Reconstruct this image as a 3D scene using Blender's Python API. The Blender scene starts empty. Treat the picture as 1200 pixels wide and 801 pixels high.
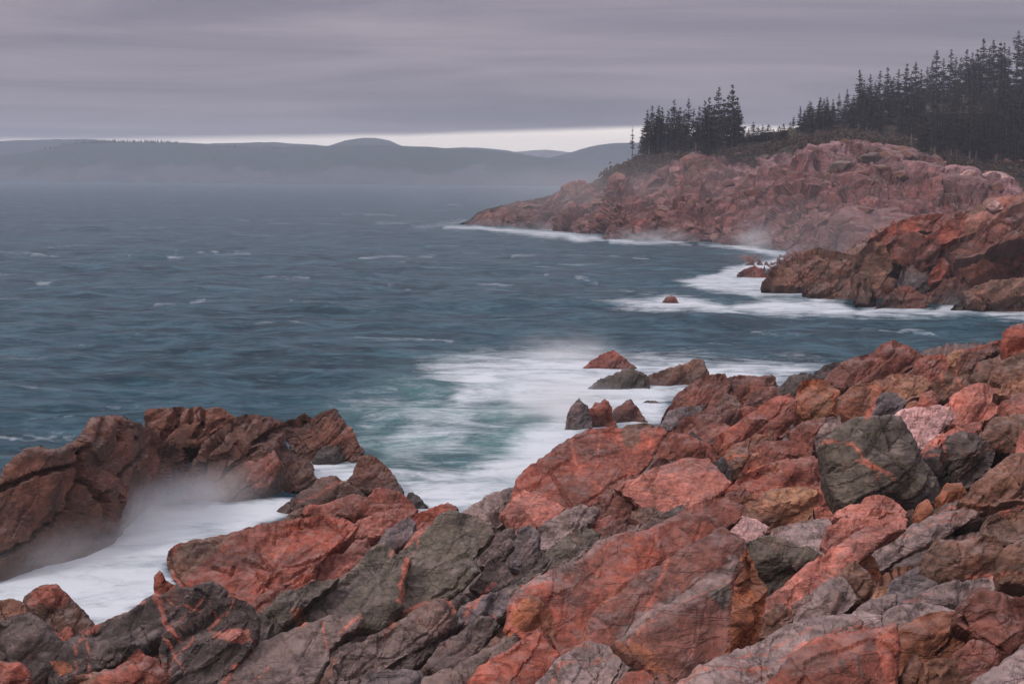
import bpy, math, random
import numpy as np
from mathutils import Vector, Matrix
from mathutils.geometry import delaunay_2d_cdt

random.seed(7)
RNG = np.random.default_rng(11)
scene = bpy.context.scene
COL = scene.collection

# ------------------------------------------------------------------ camera
CAM_H = 10.0
FPX = 1667.0                       # focal length in pixels of a 1200 px wide frame (50 mm)
HOR_C, ROLL = 207.8, 0.008         # horizon row at frame centre, slight roll of the camera
TH = math.atan((400.5 - HOR_C) / FPX)
FWD = np.array([0, math.cos(TH), -math.sin(TH)])
UP0 = np.array([0, math.sin(TH), math.cos(TH)])
RT0 = np.array([1.0, 0, 0])
UPV = UP0 * math.cos(ROLL) - RT0 * math.sin(ROLL)
RTV = RT0 * math.cos(ROLL) + UP0 * math.sin(ROLL)
CAM = np.array([0, 0, CAM_H])
cd = bpy.data.cameras.new('camera')
cd.lens = 50; cd.sensor_width = 36; cd.clip_start = 0.1; cd.clip_end = 20000
cam = bpy.data.objects.new('camera', cd); COL.objects.link(cam)
m = Matrix.Identity(4)
for i in range(3):
    m[i][0] = RTV[i]; m[i][1] = UPV[i]; m[i][2] = -FWD[i]; m[i][3] = CAM[i]
cam.matrix_world = m
scene.camera = cam

# ------------------------------------------------------------------ light
SUN_EL, SUN_AZ = math.radians(42), math.radians(-125)    # azimuth from +Y towards +X; low left behind the camera
w = bpy.data.worlds.new('World'); scene.world = w; w.use_nodes = True
nt = w.node_tree; N = nt.nodes; L = nt.links
for n in list(N): N.remove(n)
def nd(t, **k):
    n = N.new(t)
    for a, b in k.items(): setattr(n, a, b)
    return n
def mth(op, a, b=None, c=None, clamp=False):
    n = nd('ShaderNodeMath', operation=op); n.use_clamp = clamp
    for i, v in enumerate((a, b, c)):
        if v is None: continue
        if isinstance(v, (int, float)): n.inputs[i].default_value = v
        else: L.new(v, n.inputs[i])
    return n.outputs[0]
def mixc(f, a, b):
    n = nd('ShaderNodeMix', data_type='RGBA')
    if isinstance(f, (int, float)): n.inputs[0].default_value = f
    else: L.new(f, n.inputs[0])
    for i, v in ((6, a), (7, b)):
        if isinstance(v, tuple): n.inputs[i].default_value = (*v, 1)
        else: L.new(v, n.inputs[i])
    return n.outputs[2]
sky = nd('ShaderNodeTexSky', sky_type='NISHITA'); sky.sun_disc = False
sky.sun_elevation = SUN_EL; sky.sun_rotation = SUN_AZ
skyb = nd('ShaderNodeMixRGB', blend_type='MULTIPLY'); skyb.inputs[0].default_value = 1
L.new(sky.outputs[0], skyb.inputs[1]); skyb.inputs[2].default_value = (0.1, 0.1, 0.1, 1)
tc = nd('ShaderNodeTexCoord')
sep = nd('ShaderNodeSeparateXYZ'); L.new(tc.outputs['Generated'], sep.inputs[0])
el = mth('MAXIMUM', sep.outputs[2], 0.0)                 # sine of elevation
# cloud deck seen in perspective: direction projected on a layer overhead
inv = mth('DIVIDE', 1.0, mth('ADD', el, 0.045))
comb = nd('ShaderNodeCombineXYZ')
L.new(mth('MULTIPLY', sep.outputs[0], inv), comb.inputs[0])
L.new(mth('MULTIPLY', sep.outputs[1], inv), comb.inputs[1])
def noise(vec, scale, detail=6, rough=0.55, dist=0.0):
    n = nd('ShaderNodeTexNoise'); L.new(vec, n.inputs['Vector'])
    n.inputs['Scale'].default_value = scale; n.inputs['Detail'].default_value = detail
    n.inputs['Roughness'].default_value = rough; n.inputs['Distortion'].default_value = dist
    return n.outputs['Fac']
mp = nd('ShaderNodeMapping'); L.new(comb.outputs[0], mp.inputs[0]); mp.inputs['Scale'].default_value = (0.55, 1.0, 1)
n1 = noise(mp.outputs[0], 0.50, 8, 0.6, 1.2)
n2 = noise(mp.outputs[0], 0.16, 5, 0.55, 0.8)
def ramp(v, a, b):
    n = nd('ShaderNodeMapRange'); n.interpolation_type = 'SMOOTHSTEP'; n.clamp = True
    L.new(v, n.inputs[0]); n.inputs[1].default_value = a; n.inputs[2].default_value = b
    return n.outputs[0]
lum = mth('ADD', mth('MULTIPLY', ramp(n1, .3, .7), 0.55), mth('MULTIPLY', ramp(n2, .35, .65), 0.45))
cl = mixc(lum, (0.112, 0.096, 0.136), (0.318, 0.258, 0.298))
# overcast luminance rises towards the zenith (CIE overcast sky)
zen = mth('MULTIPLY_ADD', mth('POWER', el, 1.4), 7.2, 1.0)
cz = nd('ShaderNodeVectorMath', operation='SCALE'); L.new(cl, cz.inputs[0]); L.new(zen, cz.inputs['Scale'])
zwarm = nd('ShaderNodeMixRGB', blend_type='MULTIPLY'); L.new(ramp(el, 0.05, 0.5), zwarm.inputs[0])      # mauve low deck, neutral grey overhead
L.new(cz.outputs[0], zwarm.inputs[1]); zwarm.inputs[2].default_value = (0.97, 1.06, 0.95, 1)
# clear pale strip under the deck
edge_n = noise(comb.outputs[0], 0.22, 5, 0.55)
az_s = nd('ShaderNodeMapRange'); L.new(sep.outputs[0], az_s.inputs[0])
az_s.inputs[1].default_value = -0.34; az_s.inputs[2].default_value = 0.1
az_s.inputs[3].default_value = 0.0205; az_s.inputs[4].default_value = 0.0345
az_s.clamp = True
edge = mth('ADD', az_s.outputs[0], mth('MULTIPLY', mth('SUBTRACT', edge_n, 0.5), 0.010))
strip = mth('SUBTRACT', 1.0, ramp(mth('SUBTRACT', el, edge), -0.002, 0.0035))
skyc = mixc(strip, zwarm.outputs[0], (1.55, 1.36, 1.22))
mixw = mixc(0.06, skyc, skyb.outputs[0])
bg = nd('ShaderNodeBackground'); L.new(mixw, bg.inputs[0]); bg.inputs[1].default_value = 1.0
ow = nd('ShaderNodeOutputWorld'); L.new(bg.outputs[0], ow.inputs[0])

sd = bpy.data.lights.new('sun', 'SUN'); sd.energy = 1.5; sd.angle = math.radians(11); sd.color = (1.0, 0.88, 0.80)
so = bpy.data.objects.new('sun', sd); COL.objects.link(so)
sdir = Vector((math.sin(SUN_AZ) * math.cos(SUN_EL), math.cos(SUN_AZ) * math.cos(SUN_EL), math.sin(SUN_EL)))
so.rotation_euler = sdir.to_track_quat('Z', 'Y').to_euler()
so.location = (-30, -30, 60)

vs = scene.view_settings
scene.display_settings.display_device = 'sRGB'
vs.view_transform = 'Standard'; vs.look = 'None'; vs.exposure = 0.0; vs.gamma = 1.0; vs.use_curve_mapping = False
scene.cycles.use_denoising = True
scene.cycles.max_bounces = 5; scene.cycles.diffuse_bounces = 3; scene.cycles.glossy_bounces = 2
scene.cycles.transmission_bounces = 2; scene.cycles.volume_bounces = 1; scene.cycles.transparent_max_bounces = 8
scene.cycles.volume_step_rate = 1.0; scene.cycles.volume_max_steps = 128

# ------------------------------------------------------------------ geometry helpers
def rays(px, py):
    px = np.asarray(px, float); py = np.asarray(py, float)
    a = (px - 600) / FPX; b = -(py - 400.5) / FPX
    d = FWD[None] + a.reshape(-1, 1) * RTV[None] + b.reshape(-1, 1) * UPV[None]
    return d / d[:, 1:2]
def at(px, py, Y):
    return CAM[None] + rays(px, py) * np.asarray(Y, float).reshape(-1, 1)
def depth_z(px, py, z):
    return (np.asarray(z, float).reshape(-1) - CAM_H) / rays(px, py)[:, 2]
def project(p):
    v = p - CAM[None]
    c = v @ FWD
    return 600 + (v @ RTV) / c * FPX, 400.5 - (v @ UPV) / c * FPX

class RBF:
    def __init__(s, pts):
        a = np.array(pts, float); s.c = a[:, :2]; n = len(a)
        r = np.linalg.norm(s.c[:, None] - s.c[None], axis=2)
        A = np.zeros((n + 3, n + 3)); A[:n, :n] = -r
        A[:n, n] = 1; A[:n, n + 1:] = s.c / 1000; A[n, :n] = 1; A[n + 1:, :n] = s.c.T / 1000
        s.w = np.linalg.solve(A, np.concatenate([a[:, 2], np.zeros(3)]))
    def __call__(s, x, y):
        q = np.stack([np.asarray(x, float).ravel(), np.asarray(y, float).ravel()], 1)
        r = np.linalg.norm(q[:, None] - s.c[None], axis=2); n = len(s.c)
        return -r @ s.w[:n] + s.w[n] + q / 1000 @ s.w[n + 1:]

def hashu(i, j, k, s=0):
    h = (i.astype(np.int64) * 374761393 + j.astype(np.int64) * 668265263 + k.astype(np.int64) * 2147483647 + s * 974634777) & 0xffffffff
    h = ((h ^ (h >> 13)) * 1274126177) & 0xffffffff
    h = ((h ^ (h >> 16)) * 2246822519) & 0xffffffff
    h = h ^ (h >> 15)
    return (h & 0xffffff) / float(0x1000000)
def vnoise(p, s=0):
    f = np.floor(p); t = p - f; f = f.astype(np.int64)
    u = t * t * t * (t * (t * 6 - 15) + 10)
    r = 0
    for a in (0, 1):
        wa = u[:, 0] if a else 1 - u[:, 0]
        for b in (0, 1):
            wb = u[:, 1] if b else 1 - u[:, 1]
            for c in (0, 1):
                wc = u[:, 2] if c else 1 - u[:, 2]
                r = r + wa * wb * wc * hashu(f[:, 0] + a, f[:, 1] + b, f[:, 2] + c, s)
    return r * 2 - 1
def fbm(p, oct=4, s=0, gain=0.5):
    r = 0; a = 1; tot = 0
    for o in range(oct):
        r = r + a * vnoise(p * (2.03 ** o) + o * 17.3, s + o); tot += a; a *= gain
    return r / tot
def worley(p, s=0):
    f = np.floor(p).astype(np.int64)
    n = len(p); f1 = np.full(n, 9.); f2 = np.full(n, 9.); ctr = np.zeros((n, 3)); idx = np.zeros((n, 3), np.int64)
    for a in (-1, 0, 1):
        for b in (-1, 0, 1):
            for c in (-1, 0, 1):
                g = f + np.array([a, b, c])
                q = g + np.stack([hashu(g[:, 0], g[:, 1], g[:, 2], s + e) for e in (1, 2, 3)], 1)
                d = np.linalg.norm(p - q, axis=1)
                better = d < f1
                f2 = np.where(better, f1, np.minimum(f2, d))
                f1 = np.where(better, d, f1)
                ctr[better] = q[better]; idx[better] = g[better]
    hs = [hashu(idx[:, 0], idx[:, 1], idx[:, 2], s + 50 + e) for e in range(4)]
    return f1, f2, ctr, hs
# bedding of the shore: traces climb to the right
BN = np.array([-0.55, -0.30, 0.78]); BN /= np.linalg.norm(BN)
B1 = np.cross(BN, [0, 1, 0]); B1 /= np.linalg.norm(B1); B2 = np.cross(BN, B1)
BM = np.stack([B1, B2, BN], 0)
def tin(p, s=0):
    f = np.floor(p).astype(np.int64); t = p - f
    o = np.argsort(-t, axis=1); ts = np.take_along_axis(t, o, 1); E = np.eye(3, dtype=np.int64)
    c1 = f + E[o[:, 0]]; c2 = c1 + E[o[:, 1]]; c3 = f + 1
    h = [hashu(c[:, 0], c[:, 1], c[:, 2], s) for c in (f, c1, c2, c3)]
    return (h[0] * (1 - ts[:, 0]) + h[1] * (ts[:, 0] - ts[:, 1]) + h[2] * (ts[:, 1] - ts[:, 2]) + h[3] * ts[:, 2]) * 2 - 1
ROT = np.linalg.qr(np.random.default_rng(4).normal(size=(3, 3)))[0]
def chips(p, size, seed, stretch=(1.7, 1.2, 0.9)):
    """Continuous surface of flat facets meeting in sharp creases, long axis along the bedding."""
    q = (p @ BM.T) / size / np.array(stretch)
    q = q + 0.22 * np.stack([vnoise(q * .8, seed + 61), vnoise(q * .8, seed + 62), vnoise(q * .8, seed + 63)], 1)
    return (tin(q @ ROT.T + seed * .37, seed) + .8 * tin(q @ ROT * 1.27 + seed * .71, seed + 1)) * size * .5
def joints(p, size, seed):
    """Blocks bounded by three sets of straight joints: step of each block, distance to the nearest joint (in spacings)."""
    r = np.random.default_rng(seed + 900); cells = []; near = np.full(len(p), 9.)
    for nrm, sp_ in ((BN, .62), (np.array([.80, .25, .52]), 1.25), (np.array([.28, -.86, .34]), 1.0)):
        n_ = nrm / np.linalg.norm(nrm) + r.normal(0, .13, 3); n_ /= np.linalg.norm(n_)
        u = p @ n_ / (size * sp_ * r.uniform(.85, 1.2)) + r.uniform(0, 9) + .05 * vnoise(p * 1.1 / size, seed + 5) + .015 * vnoise(p * 6 / size, seed + 6)
        b = np.floor(u); near = np.minimum(near, np.minimum(u - b, b + 1 - u) * sp_); cells.append(b.astype(np.int64))
    return hashu(cells[0], cells[1], cells[2], seed) - .5, near, hashu(cells[0], cells[1], cells[2], seed + 1)
def facets(p, size, seed, tilt=0.4, off=0.12, stretch=(2.0, 1.3, 0.8)):
    q = (p @ BM.T) / size / np.array(stretch)
    q = q + 0.12 * np.stack([vnoise(q * 1.7, seed + 91), vnoise(q * 1.7, seed + 92), vnoise(q * 1.7, seed + 93)], 1)
    f1, f2, c, h = worley(q, seed)
    g = np.stack(h[:3], 1) - 0.5
    d = ((h[3] - 0.5) * 2 * off + (g * (q - c)).sum(1) * 2 * tilt) * size
    return d, f2 - f1, h

def seg_dist(px, py, poly, closed=True):
    a = np.array(poly, float); b = np.roll(a, -1, 0)
    if not closed: a, b = a[:-1], b[:-1]
    best = np.full(len(px), 1e9)
    for (x0, y0), (x1, y1) in zip(a[:, :2], b[:, :2]):
        dx, dy = x1 - x0, y1 - y0; l2 = dx * dx + dy * dy + 1e-9
        t = np.clip(((px - x0) * dx + (py - y0) * dy) / l2, 0, 1)
        best = np.minimum(best, (px - x0 - t * dx) ** 2 + (py - y0 - t * dy) ** 2)
    return np.sqrt(best)
def inside(px, py, poly):
    a = np.array(poly, float); r = np.zeros(len(px), bool); n = len(a)
    for i in range(n):
        x0, y0 = a[i, :2]; x1, y1 = a[(i + 1) % n, :2]
        if y0 == y1: continue
        c = ((y0 > py) != (y1 > py)) & (px < (x1 - x0) * (py - y0) / (y1 - y0) + x0)
        r ^= c
    return r
def sstep(x, a, b):
    t = np.clip((x - a) / (b - a), 0, 1); return t * t * (3 - 2 * t)

def new_mesh(name, co, faces, mat, col=None, smooth=True, attrs=None):
    me = bpy.data.meshes.new(name)
    co = np.asarray(co, np.float32)
    f = np.asarray(faces, np.int32)
    k = f.shape[1]
    me.vertices.add(len(co)); me.vertices.foreach_set('co', co.ravel())
    me.loops.add(f.size); me.loops.foreach_set('vertex_index', f.ravel())
    me.polygons.add(len(f)); me.polygons.foreach_set('loop_start', np.arange(len(f), dtype=np.int32) * k)
    me.polygons.foreach_set('use_smooth', np.full(len(f), smooth))
    if col is not None:
        ca = me.color_attributes.new('Col', 'FLOAT_COLOR', 'POINT')
        c4 = np.ones((len(co), 4), np.float32); c4[:, :3] = col
        ca.data.foreach_set('color', c4.ravel())
    for nme, v in (attrs or {}).items():
        at_ = me.attributes.new(nme, 'FLOAT', 'POINT'); at_.data.foreach_set('value', np.asarray(v, np.float32))
    me.materials.append(mat); me.update(calc_edges=True); me.validate()
    return me
def link(name, data, parent=None, label=None, cat=None, group=None, kind=None, loc=None):
    o = bpy.data.objects.new(name, data); COL.objects.link(o)
    if parent is not None: o.parent = parent
    if loc is not None: o.location = loc
    if label: o['label'] = label
    if cat: o['category'] = cat
    if group: o['group'] = group
    if kind: o['kind'] = kind
    return o

# ------------------------------------------------------------------ materials
class MT:
    def __init__(s, name):
        s.m = bpy.data.materials.new(name); s.m.use_nodes = True
        s.t = s.m.node_tree; s.N = s.t.nodes; s.L = s.t.links
        s.b = s.N['Principled BSDF']; s.out = s.N['Material Output']
    def n(s, t, **k):
        x = s.N.new(t)
        for a, b in k.items(): setattr(x, a, b)
        return x
    def set(s, sock, v):
        if isinstance(v, tuple): sock.default_value = (*v, 1) if len(v) == 3 and len(sock.default_value) == 4 else v
        elif isinstance(v, (int, float)): sock.default_value = v
        else: s.L.new(v, sock)
    def math(s, op, a, b=None, c=None):
        x = s.n('ShaderNodeMath', operation=op)
        for i, v in enumerate((a, b, c)):
            if v is not None: s.set(x.inputs[i], v)
        return x.outputs[0]
    def mix(s, f, a, b, blend='MIX'):
        x = s.n('ShaderNodeMix', data_type='RGBA', blend_type=blend)
        s.set(x.inputs[0], f); s.set(x.inputs[6], a); s.set(x.inputs[7], b); return x.outputs[2]
    def pos(s): return s.n('ShaderNodeNewGeometry').outputs['Position']
    def map(s, v, sc, rot=(0, 0, 0)):
        x = s.n('ShaderNodeMapping'); s.L.new(v, x.inputs[0]); x.inputs['Scale'].default_value = sc; x.inputs['Rotation'].default_value = rot
        return x.outputs[0]
    def noise(s, v, sc, det=5, rough=0.55, dist=0.0):
        x = s.n('ShaderNodeTexNoise'); s.L.new(v, x.inputs['Vector'])
        x.inputs['Scale'].default_value = sc; x.inputs['Detail'].default_value = det
        x.inputs['Roughness'].default_value = rough; x.inputs['Distortion'].default_value = dist
        return x.outputs['Fac']
    def voro(s, v, sc, feat='F1', out='Distance'):
        x = s.n('ShaderNodeTexVoronoi', feature=feat); s.L.new(v, x.inputs['Vector']); x.inputs['Scale'].default_value = sc
        return x.outputs[out]
    def rng(s, v, a, b, c=0.0, d=1.0, smooth=True):
        x = s.n('ShaderNodeMapRange'); x.clamp = True
        if smooth: x.interpolation_type = 'SMOOTHSTEP'
        s.set(x.inputs[0], v)
        for i, q in enumerate((a, b, c, d)): x.inputs[i + 1].default_value = q
        return x.outputs[0]
    def attr(s, name, out='Fac'):
        x = s.n('ShaderNodeAttribute'); x.attribute_name = name; return x.outputs[out]
    def bump(s, h, strength, dist, normal=None):
        x = s.n('ShaderNodeBump'); x.inputs['Strength'].default_value = strength; x.inputs['Distance'].default_value = dist
        s.L.new(h, x.inputs['Height'])
        if normal is not None: s.L.new(normal, x.inputs['Normal'])
        return x.outputs[0]
def bscale(x): return x.n('ShaderNodeVectorMath', operation='SCALE')

def rock_material(name, k, wet_top):
    x = MT(name); p = x.pos()
    col = x.attr('Col', 'Color')
    tilt = (0.0, math.radians(35), math.radians(15))
    lam = x.map(p, (0.5 * k, 0.8 * k, 4.0 * k), tilt)
    a = x.noise(p, 1.3 * k, 8, 0.62, 0.4)
    b = x.noise(p, 9.0 * k, 7, 0.65)
    c = x.noise(lam, 2.2, 7, 0.6, 0.8)
    g = x.voro(p, 55 * k)
    gcol = x.voro(p, 55 * k, 'F1', 'Color')
    gs = x.n('ShaderNodeSeparateColor'); x.L.new(gcol, gs.inputs[0])
    v = x.math('ADD', x.math('MULTIPLY', x.rng(a, .36, .66), 0.46), x.math('MULTIPLY', x.rng(b, .36, .64), 0.56))
    v = x.math('ADD', v, x.math('MULTIPLY', x.rng(c, .35, .68), 0.42))
    v = x.math('ADD', v, x.math('MULTIPLY', gs.outputs[0], 0.28))
    v = x.math('ADD', v, 0.16)                                    # about 0.2 .. 1.7
    sc = x.n('ShaderNodeVectorMath', operation='SCALE'); x.L.new(col, sc.inputs[0]); x.L.new(v, sc.inputs['Scale'])
    base = sc.outputs[0]
    # iron staining and grey weathering films
    st = x.rng(x.noise(p, 0.9 * k, 6, 0.6, 0.8), 0.56, 0.72)
    base = x.mix(x.math('MULTIPLY', st, 0.30), base, (0.27, 0.082, 0.046))
    gr = x.rng(x.noise(lam, 0.9, 8, 0.65, 1.0), 0.55, 0.70)
    base = x.mix(x.math('MULTIPLY', gr, 0.42), base, (0.155, 0.122, 0.113))
    # upward faces gather a pale grey lichen film
    nz = x.n('ShaderNodeSeparateXYZ'); x.L.new(x.n('ShaderNodeNewGeometry').outputs['Normal'], nz.inputs[0])
    lich = x.math('MULTIPLY', x.rng(nz.outputs[2], 0.55, 0.95), x.rng(x.noise(p, 3.0 * k, 8, 0.7), 0.42, 0.62))
    base = x.mix(x.math('MULTIPLY', lich, 0.40), base, (0.28, 0.216, 0.202))
    # dark hairline joints
    jt = x.voro(x.map(p, (0.9 * k, 1.1 * k, 2.0 * k), tilt), 1.1, 'DISTANCE_TO_EDGE')
    jl = x.math('MULTIPLY', x.rng(jt, 0.004, 0.022, 1.0, 0.0), x.rng(a, .42, .58))
    base = x.mix(x.math('MULTIPLY', jl, 0.30), base, (0.03, 0.022, 0.02))
    # wandering fissures, mostly along the bedding
    f1 = x.noise(x.map(p, (0.55 * k, 0.8 * k, 2.6 * k), tilt), 1.0, 5, 0.55, 0.5); f2 = x.noise(x.map(p, (1.6 * k, 1.2 * k, 0.5 * k), tilt), 1.3, 5, 0.6, 0.3)
    l1 = x.math('MULTIPLY', x.rng(x.math('ABSOLUTE', x.math('SUBTRACT', f1, 0.5)), 0.002, 0.014, 1.0, 0.0), x.rng(b, .40, .56))
    l2 = x.math('MULTIPLY', x.rng(x.math('ABSOLUTE', x.math('SUBTRACT', f2, 0.47)), 0.001, 0.008, 1.0, 0.0), x.rng(a, .45, .6))
    fis = x.math('MAXIMUM', l1, x.math('MULTIPLY', l2, 0.45))
    base = x.mix(x.math('MULTIPLY', fis, 0.42), base, (0.022, 0.016, 0.014))
    # damp band above the sea
    pz = x.n('ShaderNodeSeparateXYZ'); x.L.new(p, pz.inputs[0])
    wt = x.math('ADD', pz.outputs[2], x.math('MULTIPLY', x.math('SUBTRACT', a, 0.5), -1.8))
    wet = x.rng(wt, wet_top * 0.2, wet_top, 1.0, 0.0)
    dk = x.n('ShaderNodeVectorMath', operation='SCALE'); x.L.new(base, dk.inputs[0])
    x.L.new(x.rng(wet, 0, 1, 1.0, 0.55, False), dk.inputs['Scale'])
    x.L.new(dk.outputs[0], x.b.inputs['Base Color'])
    x.set(x.b.inputs['Roughness'], x.rng(wet, 0, 1, 0.78, 0.38, False))
    x.b.inputs['Specular IOR Level'].default_value = 0.35
    h = x.math('ADD', x.math('MULTIPLY', b, 0.6), x.math('MULTIPLY', c, 0.55))
    h = x.math('ADD', h, x.math('MULTIPLY', x.noise(p, 30 * k, 5, 0.65), 0.45))
    h = x.math('SUBTRACT', h, x.math('ADD', x.math('MULTIPLY', jl, 0.35), x.math('MULTIPLY', fis, 0.7)))
    bm = x.bump(h, 0.8, 0.030 / k)
    x.L.new(bm, x.b.inputs['Normal'])
    return x.m
M_ROCK = rock_material('shore_rock', 1.0, 0.9)
M_ROCK2 = rock_material('headland_rock', 0.28, 1.6)

PAL = {
 'red': ((.300, .082, .060), (.195, .066, .054)),
 'pink': ((.390, .145, .125), (.270, .102, .090)),
 'pale': ((.420, .270, .255), (.330, .200, .190)),
 'brown': ((.175, .085, .065), (.120, .068, .055)),
 'maroon': ((.190, .070, .060), (.130, .056, .050)),
 'grey': ((.225, .175, .165), (.165, .125, .115)),
 'olive': ((.120, .102, .080), (.085, .070, .058)),
 'dark': ((.078, .060, .056), (.058, .042, .040)),
 'slate': ((.130, .112, .118), (.095, .078, .082)),
 'orange': ((.320, .112, .062), (.205, .082, .055)),
 'tan': ((.310, .165, .110), (.230, .110, .080)),
 'vein': ((.430, .130, .095), (.340, .108, .085)),
 'umber': ((.140, .056, .041), (.092, .045, .036)),
 'clay': ((.150, .112, .098), (.105, .080, .072)),
 'black': ((.03, .025, .025), (.03, .025, .025)),
}
PAL = {k: tuple(tuple(c * t_ * ({'pale': 1.15, 'grey': 1.12, 'pink': .98, 'vein': 1.05, 'orange': .95, 'tan': .98}.get(k, .88)) for c, t_ in zip(q, (1.06, 1.0, .98) if k in ('grey', 'pale', 'slate', 'clay') else (1.03, 1.0, .97) if k in ('dark', 'olive') else (1.06, 1.02, .86))) for q in v) for k, v in PAL.items()}
# ------------------------------------------------------------------ the shore's mean surface (height by line of sight, metres above the sea)
FG = RBF([(-40,801,1.5),(0,801,1.6),(0,700,0.9),(100,740,0.7),(200,665,0.6),(300,640,0.7),(400,590,0.4),(500,600,0.4),(560,600,0.6),(610,575,0.8),
  (700,505,1.1),(780,490,1.3),(800,455,1.2),(880,445,1.8),(980,425,2.7),(1060,410,3.4),(1200,390,4.7),(1260,380,5.0),
  (200,801,2.0),(400,801,2.6),(600,801,3.4),(800,801,4.1),(1000,801,4.6),(1200,801,5.1),(1260,820,5.2),
  (300,720,1.3),(450,680,1.5),(600,700,2.3),(640,630,1.7),(750,600,2.1),(800,680,3.0),(900,560,2.6),(1000,560,3.2),(1100,500,3.6),(1200,500,4.4),
  (950,700,3.8),(1100,620,4.0),(1200,620,4.6),(1100,720,4.4),(600,860,3.8),(0,860,2.2),(1200,880,5.6)])
NH = RBF([(865,318,0),(905,328,0),(975,350,0),(1060,359,0),(1200,361,0),(1300,364,0),(950,292,2.3),(1005,300,3.0),(1040,266,5.4),(1108,250,7.0),(1200,234,8.4),
  (1050,310,2.6),(1150,300,4.2),(1240,230,8.8),(1300,226,9.2),(1240,320,2.6),(1300,300,4.5),(1150,335,1.2)])

STROKES = []   # (colour, half width px, polyline) mineral veins and weathered lips
CRACKS = []    # (depth m, half width px, polyline)
PATCH = []     # (colour, polygon)
def PL(s): return [tuple(float(v) for v in q.split(',')) for q in s.split()]
def stroke(c, w_, s): STROKES.append((c, w_, PL(s)))
def crack(d, w_, s): CRACKS.append((d, w_, PL(s)))
def patch(c, s): PATCH.append((c, PL(s)))

def resample(poly, sp, jit, seed):
    r = np.random.default_rng(seed); out = []
    n = len(poly)
    for i in range(n):
        x0, y0 = poly[i][:2]; x1, y1 = poly[(i + 1) % n][:2]
        l = math.hypot(x1 - x0, y1 - y0); k = max(1, int(round(l / sp)))
        nx, ny = -(y1 - y0) / (l + 1e-6), (x1 - x0) / (l + 1e-6)
        amp = min(jit, l * 0.06)
        # midpoint-style wobble between the traced corners
        kn = r.uniform(-1, 1, 6) * amp
        for j in range(k):
            t = j / k
            wv = 0 if j == 0 else np.interp(t, [0, .17, .33, .5, .67, .83, 1], [0, *kn[:5], 0])
            out.append((x0 + (x1 - x0) * t + nx * wv, y0 + (y1 - y0) * t + ny * wv))
    return np.array(out)

def cdt(pts, nb, outer_only=True):
    vs_ = [Vector((float(a), float(-b))) for a, b in pts]
    order = list(range(nb))
    a2 = sum(pts[i][0] * -pts[(i + 1) % nb][1] - pts[(i + 1) % nb][0] * -pts[i][1] for i in range(nb))
    if a2 < 0: order = order[::-1]
    r = delaunay_2d_cdt(vs_, [], [order], 1, 1e-5)
    return np.array([(v.x, -v.y) for v in r[0]]), [tuple(f) for f in r[2]], r[3]

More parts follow.
